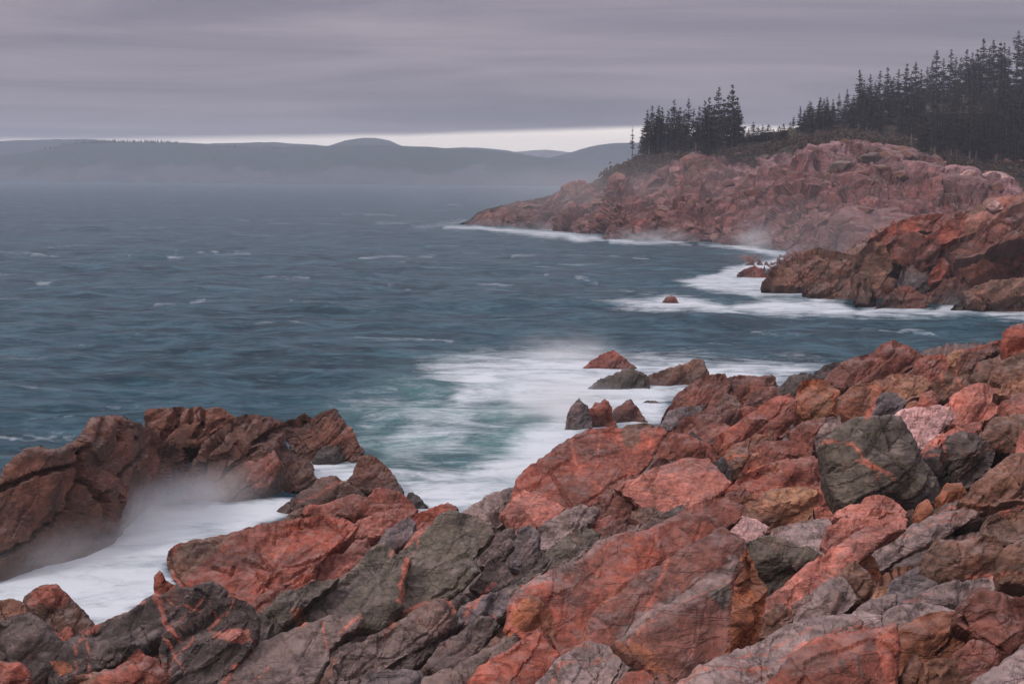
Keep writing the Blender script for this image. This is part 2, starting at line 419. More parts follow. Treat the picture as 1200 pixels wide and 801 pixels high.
rock_count = 0
def build_rock(outline, inner, lean, pal, base=FG, z0=None, thick=1.0, strata=0.0, sp=2.2, rnd=0.05, wl=0, amp=1.0, fac=1.0, mat=None, dadd=0.0, kmat=1.0):
    """A block of rock: traced face at its own depth, faceted, with real thickness behind it. Returns a mesh with its origin at the base."""
    global rock_count; rock_count += 1; seed = rock_count * 7
    r = np.random.default_rng(seed)
    ol = [(a[0], a[1]) for a in outline]
    ys = np.array([a[1] for a in ol]); xs = np.array([a[0] for a in ol])
    yb = ys.max(); xb = xs[ys > yb - 0.15 * (yb - ys.min() + 1)].mean()
    z = base([xb], [yb])[0] if z0 is None else z0
    D0 = depth_z([xb], [yb], [z])[0] + dadd
    mpp = D0 / FPX
    area = 0.5 * abs(np.sum(xs * np.roll(ys, -1) - np.roll(xs, -1) * ys))
    S = math.sqrt(area) * mpp                         # size in metres
    # coarse facets
    inn = list(inner)
    if not inn:
        cx, cy = xs.mean(), ys.mean()
        k = 2 if area < 1500 else 4
        for _ in range(k * 6):
            t = r.integers(len(ol)); f = r.uniform(0.25, 0.7)
            q = (cx + (xs[t] - cx) * f, cy + (ys[t] - cy) * f)
            if inside(np.array([q[0]]), np.array([q[1]]), ol)[0] and all(math.hypot(q[0] - i[0], q[1] - i[1]) > math.sqrt(area) * 0.25 for i in inn):
                inn.append((q[0], q[1], -r.uniform(0.10, 0.30) * S))
            if len(inn) >= k: break
    else:
        inn = [(a[0], a[1], (a[2] if len(a) > 2 else -0.2) * S) for a in inn]
    cp = ol + [(a[0], a[1]) for a in inn]
    def lean_d(y, x=None):
        y = np.asarray(y, float)
        if not wl or x is None: return lean * (yb - y) * mpp
        return np.interp(x, wlx, wld) + lean * (np.interp(x, wlx, wly) - y) * mpp
    if wl:                                            # the foot follows the waterline
        wlx = np.linspace(xs.min(), xs.max(), 40); wly = np.full(40, -1e9)
        for (x0, y0), (x1, y1) in zip(ol, ol[1:] + ol[:1]):
            a, b = min(x0, x1), max(x0, x1)
            k = (wlx >= a) & (wlx <= b) & (b > a)
            wly[k] = np.maximum(wly[k], y0 + (wlx[k] - x0) / (x1 - x0 + 1e-9) * (y1 - y0))
        wly = np.convolve(np.pad(wly, 3, mode='edge'), np.ones(7) / 7, 'valid')
        wld = depth_z(wlx, wly, np.full(40, z)) - D0
    dv = [float(lean_d(a[1], a[0])) + (a[2] * S if len(a) > 2 else r.uniform(-.03, .05) * S) for a in outline] + [float(lean_d(a[1], a[0])) + a[2] for a in inn]
    cv, cf, cid = cdt(cp, len(ol))
    cd_ = np.array([np.mean([dv[i] for i in ids]) if len(ids) else float(lean_d(cv[k][1], cv[k][0])) for k, ids in enumerate(cid)])
    # fine points
    bd = resample(ol, sp, 2.2, seed)
    gx = np.arange(xs.min(), xs.max(), sp); gy = np.arange(ys.min(), ys.max(), sp * 0.87)
    X, Y = np.meshgrid(gx, gy); X = X + (np.arange(len(gy)) % 2)[:, None] * sp / 2
    X = X.ravel() + r.uniform(-.25, .25, X.size) * sp; Y = Y.ravel() + r.uniform(-.25, .25, Y.size) * sp
    k = inside(X, Y, bd); X, Y = X[k], Y[k]
    ed = seg_dist(X, Y, bd); k = ed > sp * 0.55; X, Y, ed = X[k], Y[k], ed[k]
    pts = np.concatenate([bd, np.stack([X, Y], 1)])
    fv, ff, fid = cdt([tuple(q) for q in pts], len(bd))
    nb = len(bd)
    perm = np.array([ids[0] if len(ids) else -1 for ids in fid])
    px, py = fv[:, 0], fv[:, 1]
    edge = seg_dist(px, py, bd)
    d = np.array(lean_d(py, px))
    done = np.zeros(len(px), bool)
    for f in cf:
        for t in range(1, len(f) - 1):
            i, j, k2 = f[0], f[t], f[t + 1]
            x1, y1 = cv[i]; x2, y2 = cv[j]; x3, y3 = cv[k2]
            den = (y2 - y3) * (x1 - x3) + (x3 - x2) * (y1 - y3)
            if abs(den) < 1e-6: continue
            a = ((y2 - y3) * (px - x3) + (x3 - x2) * (py - y3)) / den
            b = ((y3 - y1) * (px - x3) + (x1 - x3) * (py - y3)) / den
            c = 1 - a - b
            h = (a > -1e-3) & (b > -1e-3) & (c > -1e-3) & ~done
            d[h] = a[h] * cd_[i] + b[h] * cd_[j] + c[h] * cd_[k2]; done |= h
    e = edge * mpp; R = max(rnd * 0.7 * S, 0.025)
    d = d + np.where(e < R, R * (1 - np.sqrt(np.clip(1 - (1 - e / R) ** 2, 0, 1))) * 0.9, 0)
    P = at(px, py, D0 + d)
    F = np.array([f for f in ff if len(f) == 3], np.int32)
    # orient faces to the camera
    n = np.cross(P[F[:, 1]] - P[F[:, 0]], P[F[:, 2]] - P[F[:, 0]])
    fl = (n * (CAM - P[F[:, 0]])).sum(1) < 0
    F[fl] = F[fl][:, ::-1]
    n[fl] *= -1
    vn = np.zeros_like(P)
    for c in range(3): np.add.at(vn, F[:, c], n)
    vn /= np.linalg.norm(vn, axis=1, keepdims=True) + 1e-12
    cs = float(np.clip(0.50 * S, 0.35, 1.8)) * fac
    d1, g1, h1 = facets(P, cs, seed, 0.42, 0.07)
    d2, g2, h2 = facets(P, cs * 0.36, seed + 3, 0.40, 0.10)
    js, jn, jh = joints(P, cs * 1.15, seed); js2, jn2, jh2 = joints(P, cs * .5, seed + 40)
    disp = 0.10 * d2 + 0.62 * chips(P, cs * 1.1, seed) + 0.42 * chips(P, cs * .42, seed + 5) + 0.26 * chips(P, cs * .16, seed + 9)
    disp = disp + js * .16 * cs + js2 * .07 * cs * (vnoise(P / cs, 77) > -.1)
    disp = disp - 0.06 * cs * (1 - sstep(jn, .015, .05)) * sstep(vnoise(P * .9 / cs, 33), -.3, .1) - 0.03 * cs * (1 - sstep(jn2, .015, .06)) * sstep(vnoise(P * 1.4 / cs, 34), 0, .3)
    disp = disp * amp
    disp = disp + 0.016 * fac * fbm(P * 2.6, 4, seed) + 0.011 * fac * fbm(P * 11, 2, 5)
    if strata:
        hb = P @ BN + 0.10 * vnoise(P * 0.9, 77)
        for sz, am in ((0.42, 1.0), (0.15, 0.45)):
            u = hb / sz; fl_ = np.floor(u)
            st = hashu(fl_.astype(np.int64), fl_.astype(np.int64) * 0, fl_.astype(np.int64) * 0, 9)
            fr = u - fl_
            disp = disp + (st - 0.5) * strata * am - np.where(fr < 0.13, 0.35 * strata * am, 0)
    for cdp, cw, pl in CRACKS:
        q = np.array(pl)
        if q[:, 0].max() < xs.min() or q[:, 0].min() > xs.max() or q[:, 1].max() < ys.min() or q[:, 1].min() > ys.max(): continue
        wob = 1.6 * vnoise(np.stack([px * .12, py * .12, px * 0 + seed], 1), 3)
        sd_ = np.abs(seg_dist(px + wob, py + wob, pl, False))
        disp = disp - cdp * (1 - sstep(sd_, cw * 0.35, cw * 1.25))
    disp = np.clip(disp, -0.22 * S, 0.16 * S)
    disp = disp * sstep(e, -0.02, 0.03 * S + 0.03)
    P = P + vn * disp[:, None]
    # colours
    c1, c2 = [np.array(q) for q in PAL[pal]]
    t = sstep(fbm(P * 0.9, 4, seed + 5), -0.3, 0.3)[:, None]
    col = c1 * (1 - t) + c2 * t
    col = col * (0.80 + 0.40 * jh)[:, None] * (0.9 + 0.2 * jh2)[:, None]
    wob = 3.0 * fbm(np.stack([px * .05, py * .05, px * 0], 1), 4, 8); wob2 = 3.0 * fbm(np.stack([px * .05, py * .05, px * 0], 1), 4, 18)
    for pc, pl in PATCH:
        q = np.array(pl)
        if q[:, 0].max() < xs.min() or q[:, 0].min() > xs.max() or q[:, 1].max() < ys.min() or q[:, 1].min() > ys.max(): continue
        k = inside(px + wob, py + wob2, pl)
        col[k] = (np.array(PAL[pc][0]) * (1 - t[k]) + np.array(PAL[pc][1]) * t[k]) * (0.85 + 0.3 * jh2[k])[:, None]
    for pc, hw, pl in STROKES:
        q = np.array(pl)
        if q[:, 0].max() < xs.min() or q[:, 0].min() > xs.max() or q[:, 1].max() < ys.min() or q[:, 1].min() > ys.max(): continue
        sd_ = seg_dist(px + wob * .8, py + wob2 * .8, pl, False)
        wv = 0.6 * hw * (1 + 0.7 * vnoise(np.stack([px * .15, py * .15, px * 0], 1), 13))
        a = (1 - sstep(sd_, wv * 0.6, wv * 1.3))[:, None] * 0.85 * (.6 + .4 * sstep(vnoise(np.stack([px * .09, py * .09, px * 0], 1), 19), -.5, .2))[:, None]
        col = col * (1 - a) + a * (np.array(PAL[pc][0]) * (1 - t) + np.array(PAL[pc][1]) * t)
    # back and sides
    inv = np.full(len(pts), -1); 
    for vi, oi in enumerate(perm):
        if oi >= 0: inv[oi] = vi
    bi = [inv[i] for i in range(nb) if inv[i] >= 0]
    B = P[bi]; T = max(0.45 * S, 0.25) * thick
    c0 = B.mean(0)
    low = sstep(py[bi], yb - 0.45 * (yb - ys.min()), yb)[:, None]
    r1 = B + np.array([0, .30 * T, -.16 * T]) + (B - c0) * np.array([.02, 0, 0]) - low * np.array([0, 0, .25 * T])
    r2 = c0 + (B - c0) * np.array([.9, .9, .8]) + np.array([0, 1.0 * T, -.62 * T]) - low * np.array([0, 0, .4 * T])
    r1 = r1 + 0.05 * S * np.stack([vnoise(r1 * 2 / max(S, .2), 41), vnoise(r1 * 2 / max(S, .2), 42), vnoise(r1 * 2 / max(S, .2), 43)], 1) * .6
    ce = (r2.mean(0) + np.array([0, .1 * T, -.1 * T]))[None]
    n0 = len(P); m_ = len(bi)
    P2 = np.concatenate([P, r1, r2, ce])
    cb = col[bi]
    C2 = np.concatenate([col, cb * .9, cb * .9, cb.mean(0)[None]])
    fs = []
    bi_a = np.array(bi)
    for rowa, rowb in ((bi_a, n0 + np.arange(m_)), (n0 + np.arange(m_), n0 + m_ + np.arange(m_))):
        a0, a1, b0, b1 = rowa, np.roll(rowa, -1), rowb, np.roll(rowb, -1)
        fs.append(np.stack([a0, b0, a1], 1)); fs.append(np.stack([a1, b0, b1], 1))
    rr = n0 + m_ + np.arange(m_)
    fs.append(np.stack([rr, np.full(m_, len(P2) - 1), np.roll(rr, -1)], 1))
    SF = np.concatenate(fs)
    # outward orientation of the sides
    cen = P2.mean(0)
    nn = np.cross(P2[SF[:, 1]] - P2[SF[:, 0]], P2[SF[:, 2]] - P2[SF[:, 0]])
    if ((nn * (P2[SF].mean(1) - cen)).sum(1) < 0).mean() > 0.5: SF = SF[:, ::-1]
    F2 = np.concatenate([F, SF])
    org = np.array([P2[:, 0].mean(), P2[:, 1].mean(), P2[:, 2].min()])
    me = new_mesh('rock', P2 - org, F2, mat or M_ROCK, C2, smooth=False)
    return me, org

GROUPS = {}
PARENTS = {}
def rocks(text, base=FG, **kw):
    for ln in text.strip().splitlines():
        ln = ln.strip()
        if not ln or ln.startswith('#'): continue
        f = [q.strip() for q in ln.split('|')]
        name, label, pal, lean, ol = f[:5]
        inn = PL(f[5]) if len(f) > 5 and f[5] else []
        o = dict(kw)
        par = None
        if len(f) > 6:
            for q in f[6].split():
                k, v = q.split('=')
                if k == 'p': par = v
                else: o[{'z': 'z0', 't': 'thick', 's': 'strata', 'r': 'rnd', 'f': 'fac', 'd': 'dadd', 'w': 'wl', 'a': 'amp'}[k]] = float(v)
        me, org = build_rock(PL(ol), inn, float(lean), pal, base=base, **o)
        me.name = name
        if par:
            p = PARENTS[par]
            ob = link(name, me, p); ob.location = org - np.array(p.location)
            if label: ob['label'] = label
        else:
            g = None
            if label.startswith('@'): label, g = GROUPS[label[1:]]
            link(name, me, None, label, {'boulder': 'boulder', 'rock_slab': 'rock slab', 'stone': 'stone', 'rock_ledge': 'rock ledge', 'sea_rock': 'rock', 'bedrock_rib': 'rock slab'}[name], g, loc=org)
def thing(key, name, label, cat, loc):
    PARENTS[key] = link(name, None, None, label, cat, loc=loc)
    return PARENTS[key]
# ------------------------------------------------------------------ sea
FOAM = [  # (strength, softness px, polygon) foam lying on the water around the rocks
 (1.05, 26, "500,430 600,416 660,406 760,420 930,420 975,428 930,450 830,462 790,475 780,505 740,514 690,520 640,565 600,596 545,615 480,600 445,580 430,560 480,548 540,546 590,522 630,492 600,478 545,478 530,455"),
 (0.62, 30, "430,515 480,470 540,450 600,440 640,490 600,520 540,545 470,555 430,560"),
 (0.44, 35, "395,475 470,440 520,428 545,470 470,520 415,545"),
 (1.15, 12, "-420,735 -220,730 -120,700 0,668 60,650 130,620 180,596 250,586 345,580 350,604 215,655 190,705 110,745 0,740 -120,752 -420,762"),
 (1.0, 5, "348,540 425,548 425,574 350,574"),
 (1.0, 7, "690,356 780,349 860,356 960,346 1000,358 1100,362 1300,360 1300,372 1050,370 900,367 780,364"),
 (0.95, 6, "790,332 840,318 880,308 915,300 940,302 900,320 960,345 900,352 830,342"),
 (1.1, 5, "1085,366 1100,358 1160,357 1300,358 1300,370 1160,368"),
 (0.98, 4.5, "520,263 600,266 700,276 715,281 680,282 600,273 520,267"), (1.0, 4, "715,279 800,282 812,286 720,285"), (1.05, 5, "820,287 890,286 925,296 940,302 880,294"),
 (0.45, 3, "480,262 545,256 550,262 490,268"),
]
TEAL = "400,500 480,455 600,445 660,470 690,520 600,560 520,570 440,560"
CAPS = [(205,295,300,297,1.6),(0,295,78,299,1.6),(150,305,215,303,1.2),(420,303,520,299,1.8),(0,329,72,333,2.4),(300,324,362,327,1.8),(460,309,512,305,1.5),(455,335,480,338,1.8),(400,251,470,253,1),(505,241,545,238,1),(440,262,480,262,1),
  (560,330,640,338,1.5),(600,300,660,297,1.2),(715,300,760,303,1.2),(470,396,530,399,2),(300,381,350,377,2),(60,398,130,404,2),(0,512,85,509,5),(30,491,85,488,3),(110,480,160,476,2.5),(10,452,60,457,2.5),(640,322,700,330,2),
  (700,340,770,345,2),(880,385,950,390,2),(830,398,870,400,1.6),(1000,383,1100,386,2),(340,352,400,356,1.6),(180,356,240,352,1.6)]
rows = np.concatenate([[1500, 1250, 1050, 930, 870], np.arange(840, 225, -1.6), np.arange(225, 212.5, -0.8)])
cols = np.concatenate([[-6000, -4000, -2600, -1700, -1100, -700, -450, -300, -200], np.arange(-140, 1345, 2.8), [1400, 1500, 1700, 2000, 2600, 3600, 5200, 7200]])
rows_d = CAM_H * FPX / (rows - HOR_C)                              # metres ahead
rows_d = np.concatenate([rows_d, [2300, 2900, 3350]])
gx, gd = np.meshgrid((cols - 600) / FPX, rows_d)
sx, sy = (gx * gd).ravel(), gd.ravel()
sx = np.clip(sx, -3300, 3300)
P = np.stack([sx, sy, np.zeros_like(sx)], 1)
spx, spy = project(P)
q = P.copy(); q[:, 2] = 0.3
def swell(q, lx, ly, s, rot=0.0):
    c, s_ = math.cos(rot), math.sin(rot)
    return fbm(np.stack([(q[:, 0] * c + q[:, 1] * s_) / lx, (-q[:, 0] * s_ + q[:, 1] * c) / ly, q[:, 2]], 1), 3, s)
fade = 1 / (1 + (sy / 900) ** 2)
calm = 1 - 0.75 * sstep(-seg_dist(spx, spy, PL(FOAM[3][2])) * np.where(inside(spx, spy, PL(FOAM[3][2])), -1, 1), -30, 0)
zw = (0.65 * swell(q, 16, 8, 3, .25) + 0.42 * swell(q, 6, 3.0, 4, -.2) + 0.17 * swell(q, 2.2, 1.3, 5, .1)) * fade * calm
P[:, 2] = zw * 0.8
foam = np.zeros(len(P))
wx = 22 * fbm(np.stack([spx * .02, spy * .045, spx * 0], 1), 4, 61); wy = 10 * fbm(np.stack([spx * .02, spy * .045, spx * 0], 1), 4, 71)
for st, sf, pl in FOAM:
    pl = PL(pl); sc_ = min(1.0, sf / 12)
    k = np.where(inside(spx + wx * sc_, spy + wy * sc_, pl), 1, -1); dd = seg_dist(spx + wx * sc_, spy + wy * sc_, pl) * k
    foam = np.maximum(foam, st * sstep(dd, -sf, sf))
for x0, y0, x1, y1, wd in CAPS:
    dd = seg_dist(spx, spy + wy * .25, [(x0, y0), (x1, y1)], False)
    foam = np.maximum(foam, 0.55 * (1 - sstep(dd, 0, wd * 2.2)) * sstep(fbm(np.stack([spx * .06, spy * .3, spx * 0], 1), 3, 81), -.35, .25))
teal = np.where(inside(spx + wx, spy + wy, PL(TEAL)), 1, -1) * seg_dist(spx + wx, spy + wy, PL(TEAL))
teal = sstep(teal, -60, 40) * (.45 + .55 * sstep(fbm(np.stack([spx * .02, spy * .06, spx * 0], 1), 3, 91), -.3, .3))
P[:, 2] = P[:, 2] * (1 - .75 * np.clip(foam, 0, 1)) + foam * 0.04
nr, nc = len(rows_d), len(cols)
ii = (np.arange(nr - 1)[:, None] * nc + np.arange(nc - 1)[None]).ravel()
quads = np.stack([ii, ii + 1, ii + nc + 1, ii + nc], 1)
x = MT('sea_water'); p = x.pos()
fa = x.attr('foam'); te = x.attr('teal')
m1 = x.map(p, (0.42, 1.0, 1.0), (0, 0, math.radians(12)))
r1 = x.noise(m1, 0.55, 7, 0.62, 0.5); r2 = x.noise(m1, 2.4, 5, 0.6, 0.3); r3 = x.noise(x.map(p, (0.3, 1, 1)), 0.11, 5, 0.55, 0.4)
fn = x.noise(x.map(p, (0.5, 1.0, 1.0), (0, 0, math.radians(-20))), 0.45, 8, 0.62, 1.6)
fn2 = x.noise(x.map(p, (0.7, 1.3, 1.0), (0, 0, math.radians(25))), 1.9, 7, 0.68, 1.8)
fm = x.math('ADD', x.math('MULTIPLY', fn, 0.65), x.math('MULTIPLY', fn2, 0.35))
ff = x.rng(x.math('ADD', fa, x.math('MULTIPLY', x.math('SUBTRACT', fm, 0.5), 2.6)), 0.22, 1.25)
ff = x.math('MULTIPLY', ff, x.rng(fa, 0.0, 0.30))
# scattered streaks of old foam on open water
lace = x.math('MULTIPLY', x.rng(x.noise(x.map(p, (0.16, 0.75, 1)), 0.35, 8, 0.68, 0.8), 0.57, 0.74), x.rng(r3, 0.42, 0.62))
ff = x.math('MAXIMUM', ff, x.math('MULTIPLY', lace, 0.34))
wcol = x.mix(x.rng(r3, .35, .65), (0.008, 0.032, 0.046), (0.020, 0.062, 0.086))
wcol = x.mix(x.rng(r1, .42, .66), wcol, (0.052, 0.122, 0.156))
wcol = x.mix(x.math('MULTIPLY', x.rng(r2, .50, .68), .55), wcol, (0.078, 0.135, 0.168))
wcol = x.mix(x.math('MULTIPLY', x.rng(r2, .34, .48, 1.0, 0.0), .5), wcol, (0.008, 0.022, 0.034))
wcol = x.mix(x.math('MULTIPLY', te, 0.85), wcol, (0.090, 0.205, 0.205))
colr = x.mix(x.math('MULTIPLY', ff, 0.93), wcol, (0.60, 0.66, 0.69))
x.L.new(colr, x.b.inputs['Base Color'])
x.set(x.b.inputs['Roughness'], x.rng(ff, 0, 1, 0.24, 0.75, False)); x.b.inputs['IOR'].default_value = 1.2
x.set(x.b.inputs['Specular IOR Level'], x.rng(ff, 0, 1, 0.16, 0.1, False))
hh = x.math('ADD', x.math('MULTIPLY', r1, 1.0), x.math('MULTIPLY', r2, 0.55))
bd_ = x.n('ShaderNodeBump'); x.set(bd_.inputs['Strength'], x.rng(ff, 0, 1, 0.9, 0.12, False)); bd_.inputs['Distance'].default_value = 0.62
x.L.new(hh, bd_.inputs['Height']); x.L.new(bd_.outputs[0], x.b.inputs['Normal'])
sea = link('sea', new_mesh('sea', P, quads, x.m, attrs={'foam': foam, 'teal': teal}), kind='structure')

# ------------------------------------------------------------------ sheets of terrain
def grid_faces(nr, nc, keep=None):
    i = (np.arange(nr - 1)[:, None] * nc + np.arange(nc - 1)[None]).ravel()
    f = np.stack([i, i + 1, i + nc + 1, i + nc], 1)
    return f if keep is None else f[keep[f].all(1)]
def vnormals(P, f):
    n = np.cross(P[f[:, 1]] - P[f[:, 0]], P[f[:, 3]] - P[f[:, 0]]); vn = np.zeros_like(P)
    for c in range(4): np.add.at(vn, f[:, c], n)
    return vn / (np.linalg.norm(vn, axis=1, keepdims=True) + 1e-12)

SHORE = PL("-700,770 -300,750 -60,738 30,728 110,748 190,705 215,695 330,620 400,600 480,606 540,615 600,595 680,530 780,510 850,460 920,460 1050,420 1200,402 1340,392 2000,370 2000,1000 -700,1000")
gx_, gy_ = np.meshgrid(np.concatenate([np.arange(-690, -150, 8.0), np.arange(-150, 1330, 4.0), np.arange(1334, 1990, 7.0)]), np.concatenate([np.arange(377, 860, 3.0), np.arange(866, 1000, 9)]))
ux, uy = gx_.ravel(), gy_.ravel()
sdv = seg_dist(ux, uy, SHORE) * np.where(inside(ux, uy, SHORE), 1, -1)
zb = FG(np.clip(ux, -60, 1280), uy) - 0.35 + np.clip(ux - 1280, 0, 700) * .0012
zb = zb * sstep(sdv, -14, 8) - 1.6 * (1 - sstep(sdv, -14, 8))
P = at(ux, uy, depth_z(ux, uy, zb))
d1, g1, h1 = facets(P, 0.9, 400, .5, .16); d2, g2, h2 = facets(P, 0.35, 410, .45, .1)
P[:, 2] += 0.7 * d1 + 0.5 * d2
t = sstep(fbm(P * .5, 4, 9), -.3, .3)[:, None]
cc = (np.array(PAL['brown'][0]) * (1 - t) + np.array(PAL['dark'][0]) * t) * (0.8 + .4 * h1[2])[:, None]
nr_, nc_ = gx_.shape
F = grid_faces(nr_, nc_, sdv > -26)
bedrock = link('shore_bedrock', new_mesh('shore_bedrock', P, F[:, ::-1], M_ROCK, cc, smooth=False), kind='structure')

x = MT('wood_floor'); p = x.pos()
x.L.new(x.mix(x.rng(x.noise(p, .5, 6), .35, .65), (.030, .026, .018), (.062, .048, .034)), x.b.inputs['Base Color']); x.b.inputs['Roughness'].default_value = .95
x.b.inputs['Specular IOR Level'].default_value = .1; M_GROUND = x.m
# far headland: one sheet from below the waterline up over the wooded hill
#        x,  base, rim, +m, top, +m
FHP = np.array([(538,264,262.5,4,262,8),(548,264,256,8,258,16),(560,264,246,11,250,24),(575,265,240,14,246,30),(600,266,234,17,242,38),(640,271,226,24,234,52),(690,275,212,32,216,60),
  (720,280,200,40,198,62),(735,280,192,47,188,66),(760,281,186,52,176,76),(830,283,180,60,166,90),(880,289,179,66,160,100),(930,296,170,78,151,118),(1000,300,168,88,140,150),
  (1060,303,176,88,129,170),(1120,305,196,76,117,185),(1200,308,212,66,103,200),(1300,312,215,66,88,215),(1500,318,215,70,75,240)], float)
cx_ = np.arange(538, 1500, 1.4)
ip = [np.interp(cx_, FHP[:, 0], FHP[:, k]) for k in range(6)]
wob = lambda s, a, f: a * fbm(np.stack([cx_ * f, cx_ * 0, cx_ * 0 + s], 1), 4, s)
base_y = ip[1]; rim_y = ip[2] + 5 + wob(3, 5, .04) * sstep(cx_, 560, 700); top_y = ip[4]
D_b = depth_z(cx_, base_y, np.full(len(cx_), 0.0)) + wob(5, 6, .03)
RW = []
K1, K2, K3 = 190, 60, 14
fr = np.linspace(0, 1, K1)
rim_d = D_b + ip[3]; top_d = D_b + ip[5]
B = at(cx_, base_y, D_b); Rm = at(cx_, rim_y, rim_d); Tp = at(cx_, top_y, top_d)
B[:, 2] = -1.5
for t in fr:                                         # convex cliff: steep foot, easing to the rim
    h = t; b = t ** 1.7 * 0.75 + 0.25 * t
    RW.append(np.stack([B[:, 0] + (Rm[:, 0] - B[:, 0]) * b, B[:, 1] + (Rm[:, 1] - B[:, 1]) * b, B[:, 2] + (Rm[:, 2] - B[:, 2]) * h], 1))
for t in np.linspace(0, 1, K2 + 1)[1:]: RW.append(Rm + (Tp - Rm) * t)
for t in np.linspace(0, 1, K3 + 1)[1:]: RW.append(Tp + np.stack([20 * t + 0 * cx_, 130 * t + 0 * cx_, -t * t * np.minimum(8, Tp[:, 2] + 1.8)], 1))
FHG = np.stack(RW); nr_, nc_ = FHG.shape[:2]
P = FHG.reshape(-1, 3); F = grid_faces(nr_, nc_)
vn = vnormals(P, F)
if (vn * (CAM - P)).sum(1).mean() < 0: vn = -vn; F = F[:, ::-1]
rowi = np.repeat(np.arange(nr_), nc_)
rockm = 1 - sstep(rowi, K1 - 14 + 14 * fbm(P * .05, 3, 2), K1 + 4)
def fh_disp(P):
    d0, g0, h0 = facets(P, 9, 500, .38, .10, (1.6, 1.4, .9)); d1, g1, h1 = facets(P, 3.4, 510, .40, .14); d2, g2, h2 = facets(P, 1.3, 520, .35, .14)
    j1, jn1, jh1 = joints(P, 5.5, 560); j2, jn2, jh2 = joints(P, 2.2, 570)
    return j1 * 1.9 + j2 * .5 - .8 * (1 - sstep(jn1, .02, .09)) - .2 * (1 - sstep(jn2, .02, .10)) + .35 * d0 + .45 * d1 + .45 * d2 + .55 * chips(P, 11, 530) + .55 * chips(P, 4.2, 540) + .38 * chips(P, 1.7, 550), h0, h1, h2, g1
dd, h0, h1, h2, g1 = fh_disp(P)
amp = rockm * np.clip((P[:, 2] + 3) / 6, .25, 1)
tip = sstep(P[:, 0], P[:, 0].min(), P[:, 0].min() + 30)
P = P + vn * (np.clip(dd, -2.6, 2.4) * amp * (.3 + .7 * tip) + (1 - rockm) * .6 * fbm(P * .3, 3, 4))[:, None]
def band(p1, n1, t): return np.array(PAL[p1][0]) * (1 - t) + np.array(PAL[n1][0]) * t
t1 = sstep(fbm(P * .06, 4, 12), -.25, .25)[:, None]; t2 = sstep(h1[1], .5, .9)[:, None]
cc = band('umber', 'maroon', t1) * (1 - .6 * t2) + band('pink', 'brown', h2[0][:, None]) * .6 * t2
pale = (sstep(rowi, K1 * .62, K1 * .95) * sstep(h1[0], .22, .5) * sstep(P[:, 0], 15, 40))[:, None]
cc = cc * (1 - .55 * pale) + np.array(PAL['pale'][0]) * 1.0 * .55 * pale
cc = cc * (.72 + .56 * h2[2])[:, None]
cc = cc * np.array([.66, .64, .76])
veg = np.array([.050, .038, .026]) * (0.7 + .6 * h1[3])[:, None]
cc = cc * rockm[:, None] + veg * (1 - rockm)[:, None]
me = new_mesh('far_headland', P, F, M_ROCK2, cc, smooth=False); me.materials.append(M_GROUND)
me.polygons.foreach_set('material_index', (rockm[F].mean(1) < .5).astype(np.int32))
fh = link('far_headland', me, kind='structure')
FHS = P.reshape(nr_, nc_, 3)

# near headland: bedrock sheet that carries the big blocks
NHT = PL("862,322 875,316 905,318 925,308 950,298 985,300 1003,304 1015,294 1040,272 1060,262 1108,256 1165,245 1205,240 1320,232")
cx_ = np.arange(862, 1320, 2.0)
tx = np.array(NHT)
top_y = np.interp(cx_, tx[:, 0], tx[:, 1]); base_y = np.interp(cx_, [862, 905, 945, 975, 1020, 1060, 1085, 1200, 1320], [322, 329, 336, 350, 355, 359, 360, 361, 364])
RW = []
Db = depth_z(cx_, base_y, np.zeros(len(cx_))) + 2.0
zt = NH(cx_, top_y); Dt = np.maximum(depth_z(cx_, top_y, zt), Db + 3)
B = at(cx_, base_y, Db); Tp = at(cx_, top_y, Dt); B[:, 2] = -1.5
for t in np.linspace(0, 1, 70):
    b = t ** 2.0
    RW.append(np.stack([B[:, 0] + (Tp[:, 0] - B[:, 0]) * b, B[:, 1] + (Tp[:, 1] - B[:, 1]) * b, B[:, 2] + (Tp[:, 2] - B[:, 2]) * t], 1))
for t in np.linspace(0, 1, 16)[1:]:
    RW.append(Tp + np.stack([6 * t + 0 * cx_, 34 * t + 0 * cx_, -t * (Tp[:, 2] * .55 + .9)], 1))
G = np.stack(RW); nr_, nc_ = G.shape[:2]; P = G.reshape(-1, 3); F = grid_faces(nr_, nc_); vn = vnormals(P, F)
if (vn * (CAM - P)).sum(1).mean() < 0: vn = -vn; F = F[:, ::-1]
d0, g0, h0 = facets(P, 3.6, 600, .36, .12); d1, g1, h1 = facets(P, 1.5, 610, .38, .13); d2, g2, h2 = facets(P, .6, 620, .35, .12)
P = P + vn * (np.clip(joints(P, 2.6, 660)[0] * .7 - .35 * (1 - sstep(joints(P, 2.6, 660)[1], .02, .09)) + joints(P, 1.0, 670)[0] * .3 + .4 * d0 + .4 * d1 + .4 * d2 + .4 * chips(P, 4, 630) + .36 * chips(P, 1.7, 640) + .3 * chips(P, .7, 650), -1.1, 1.0))[:, None]
t1 = sstep(fbm(P * .15, 4, 14), -.25, .25)[:, None]
cc = band('maroon', 'brown', t1); t2 = sstep(h1[0], .6, .85)[:, None]; cc = cc * (1 - t2 * .6) + np.array(PAL['red'][0]) * t2 * .6
up = (sstep(P[:, 2], 4.5, 7) * sstep(h1[1], .3, .6))[:, None]; cc = cc * (1 - .5 * up) + np.array(PAL['pink'][0]) * .5 * up
cc = cc * .82 * (.7 + .6 * h2[2])[:, None]
nh = link('near_headland', new_mesh('near_headland', P, F, M_ROCK2, cc, smooth=False), kind='structure')
PARENTS['NH'] = nh
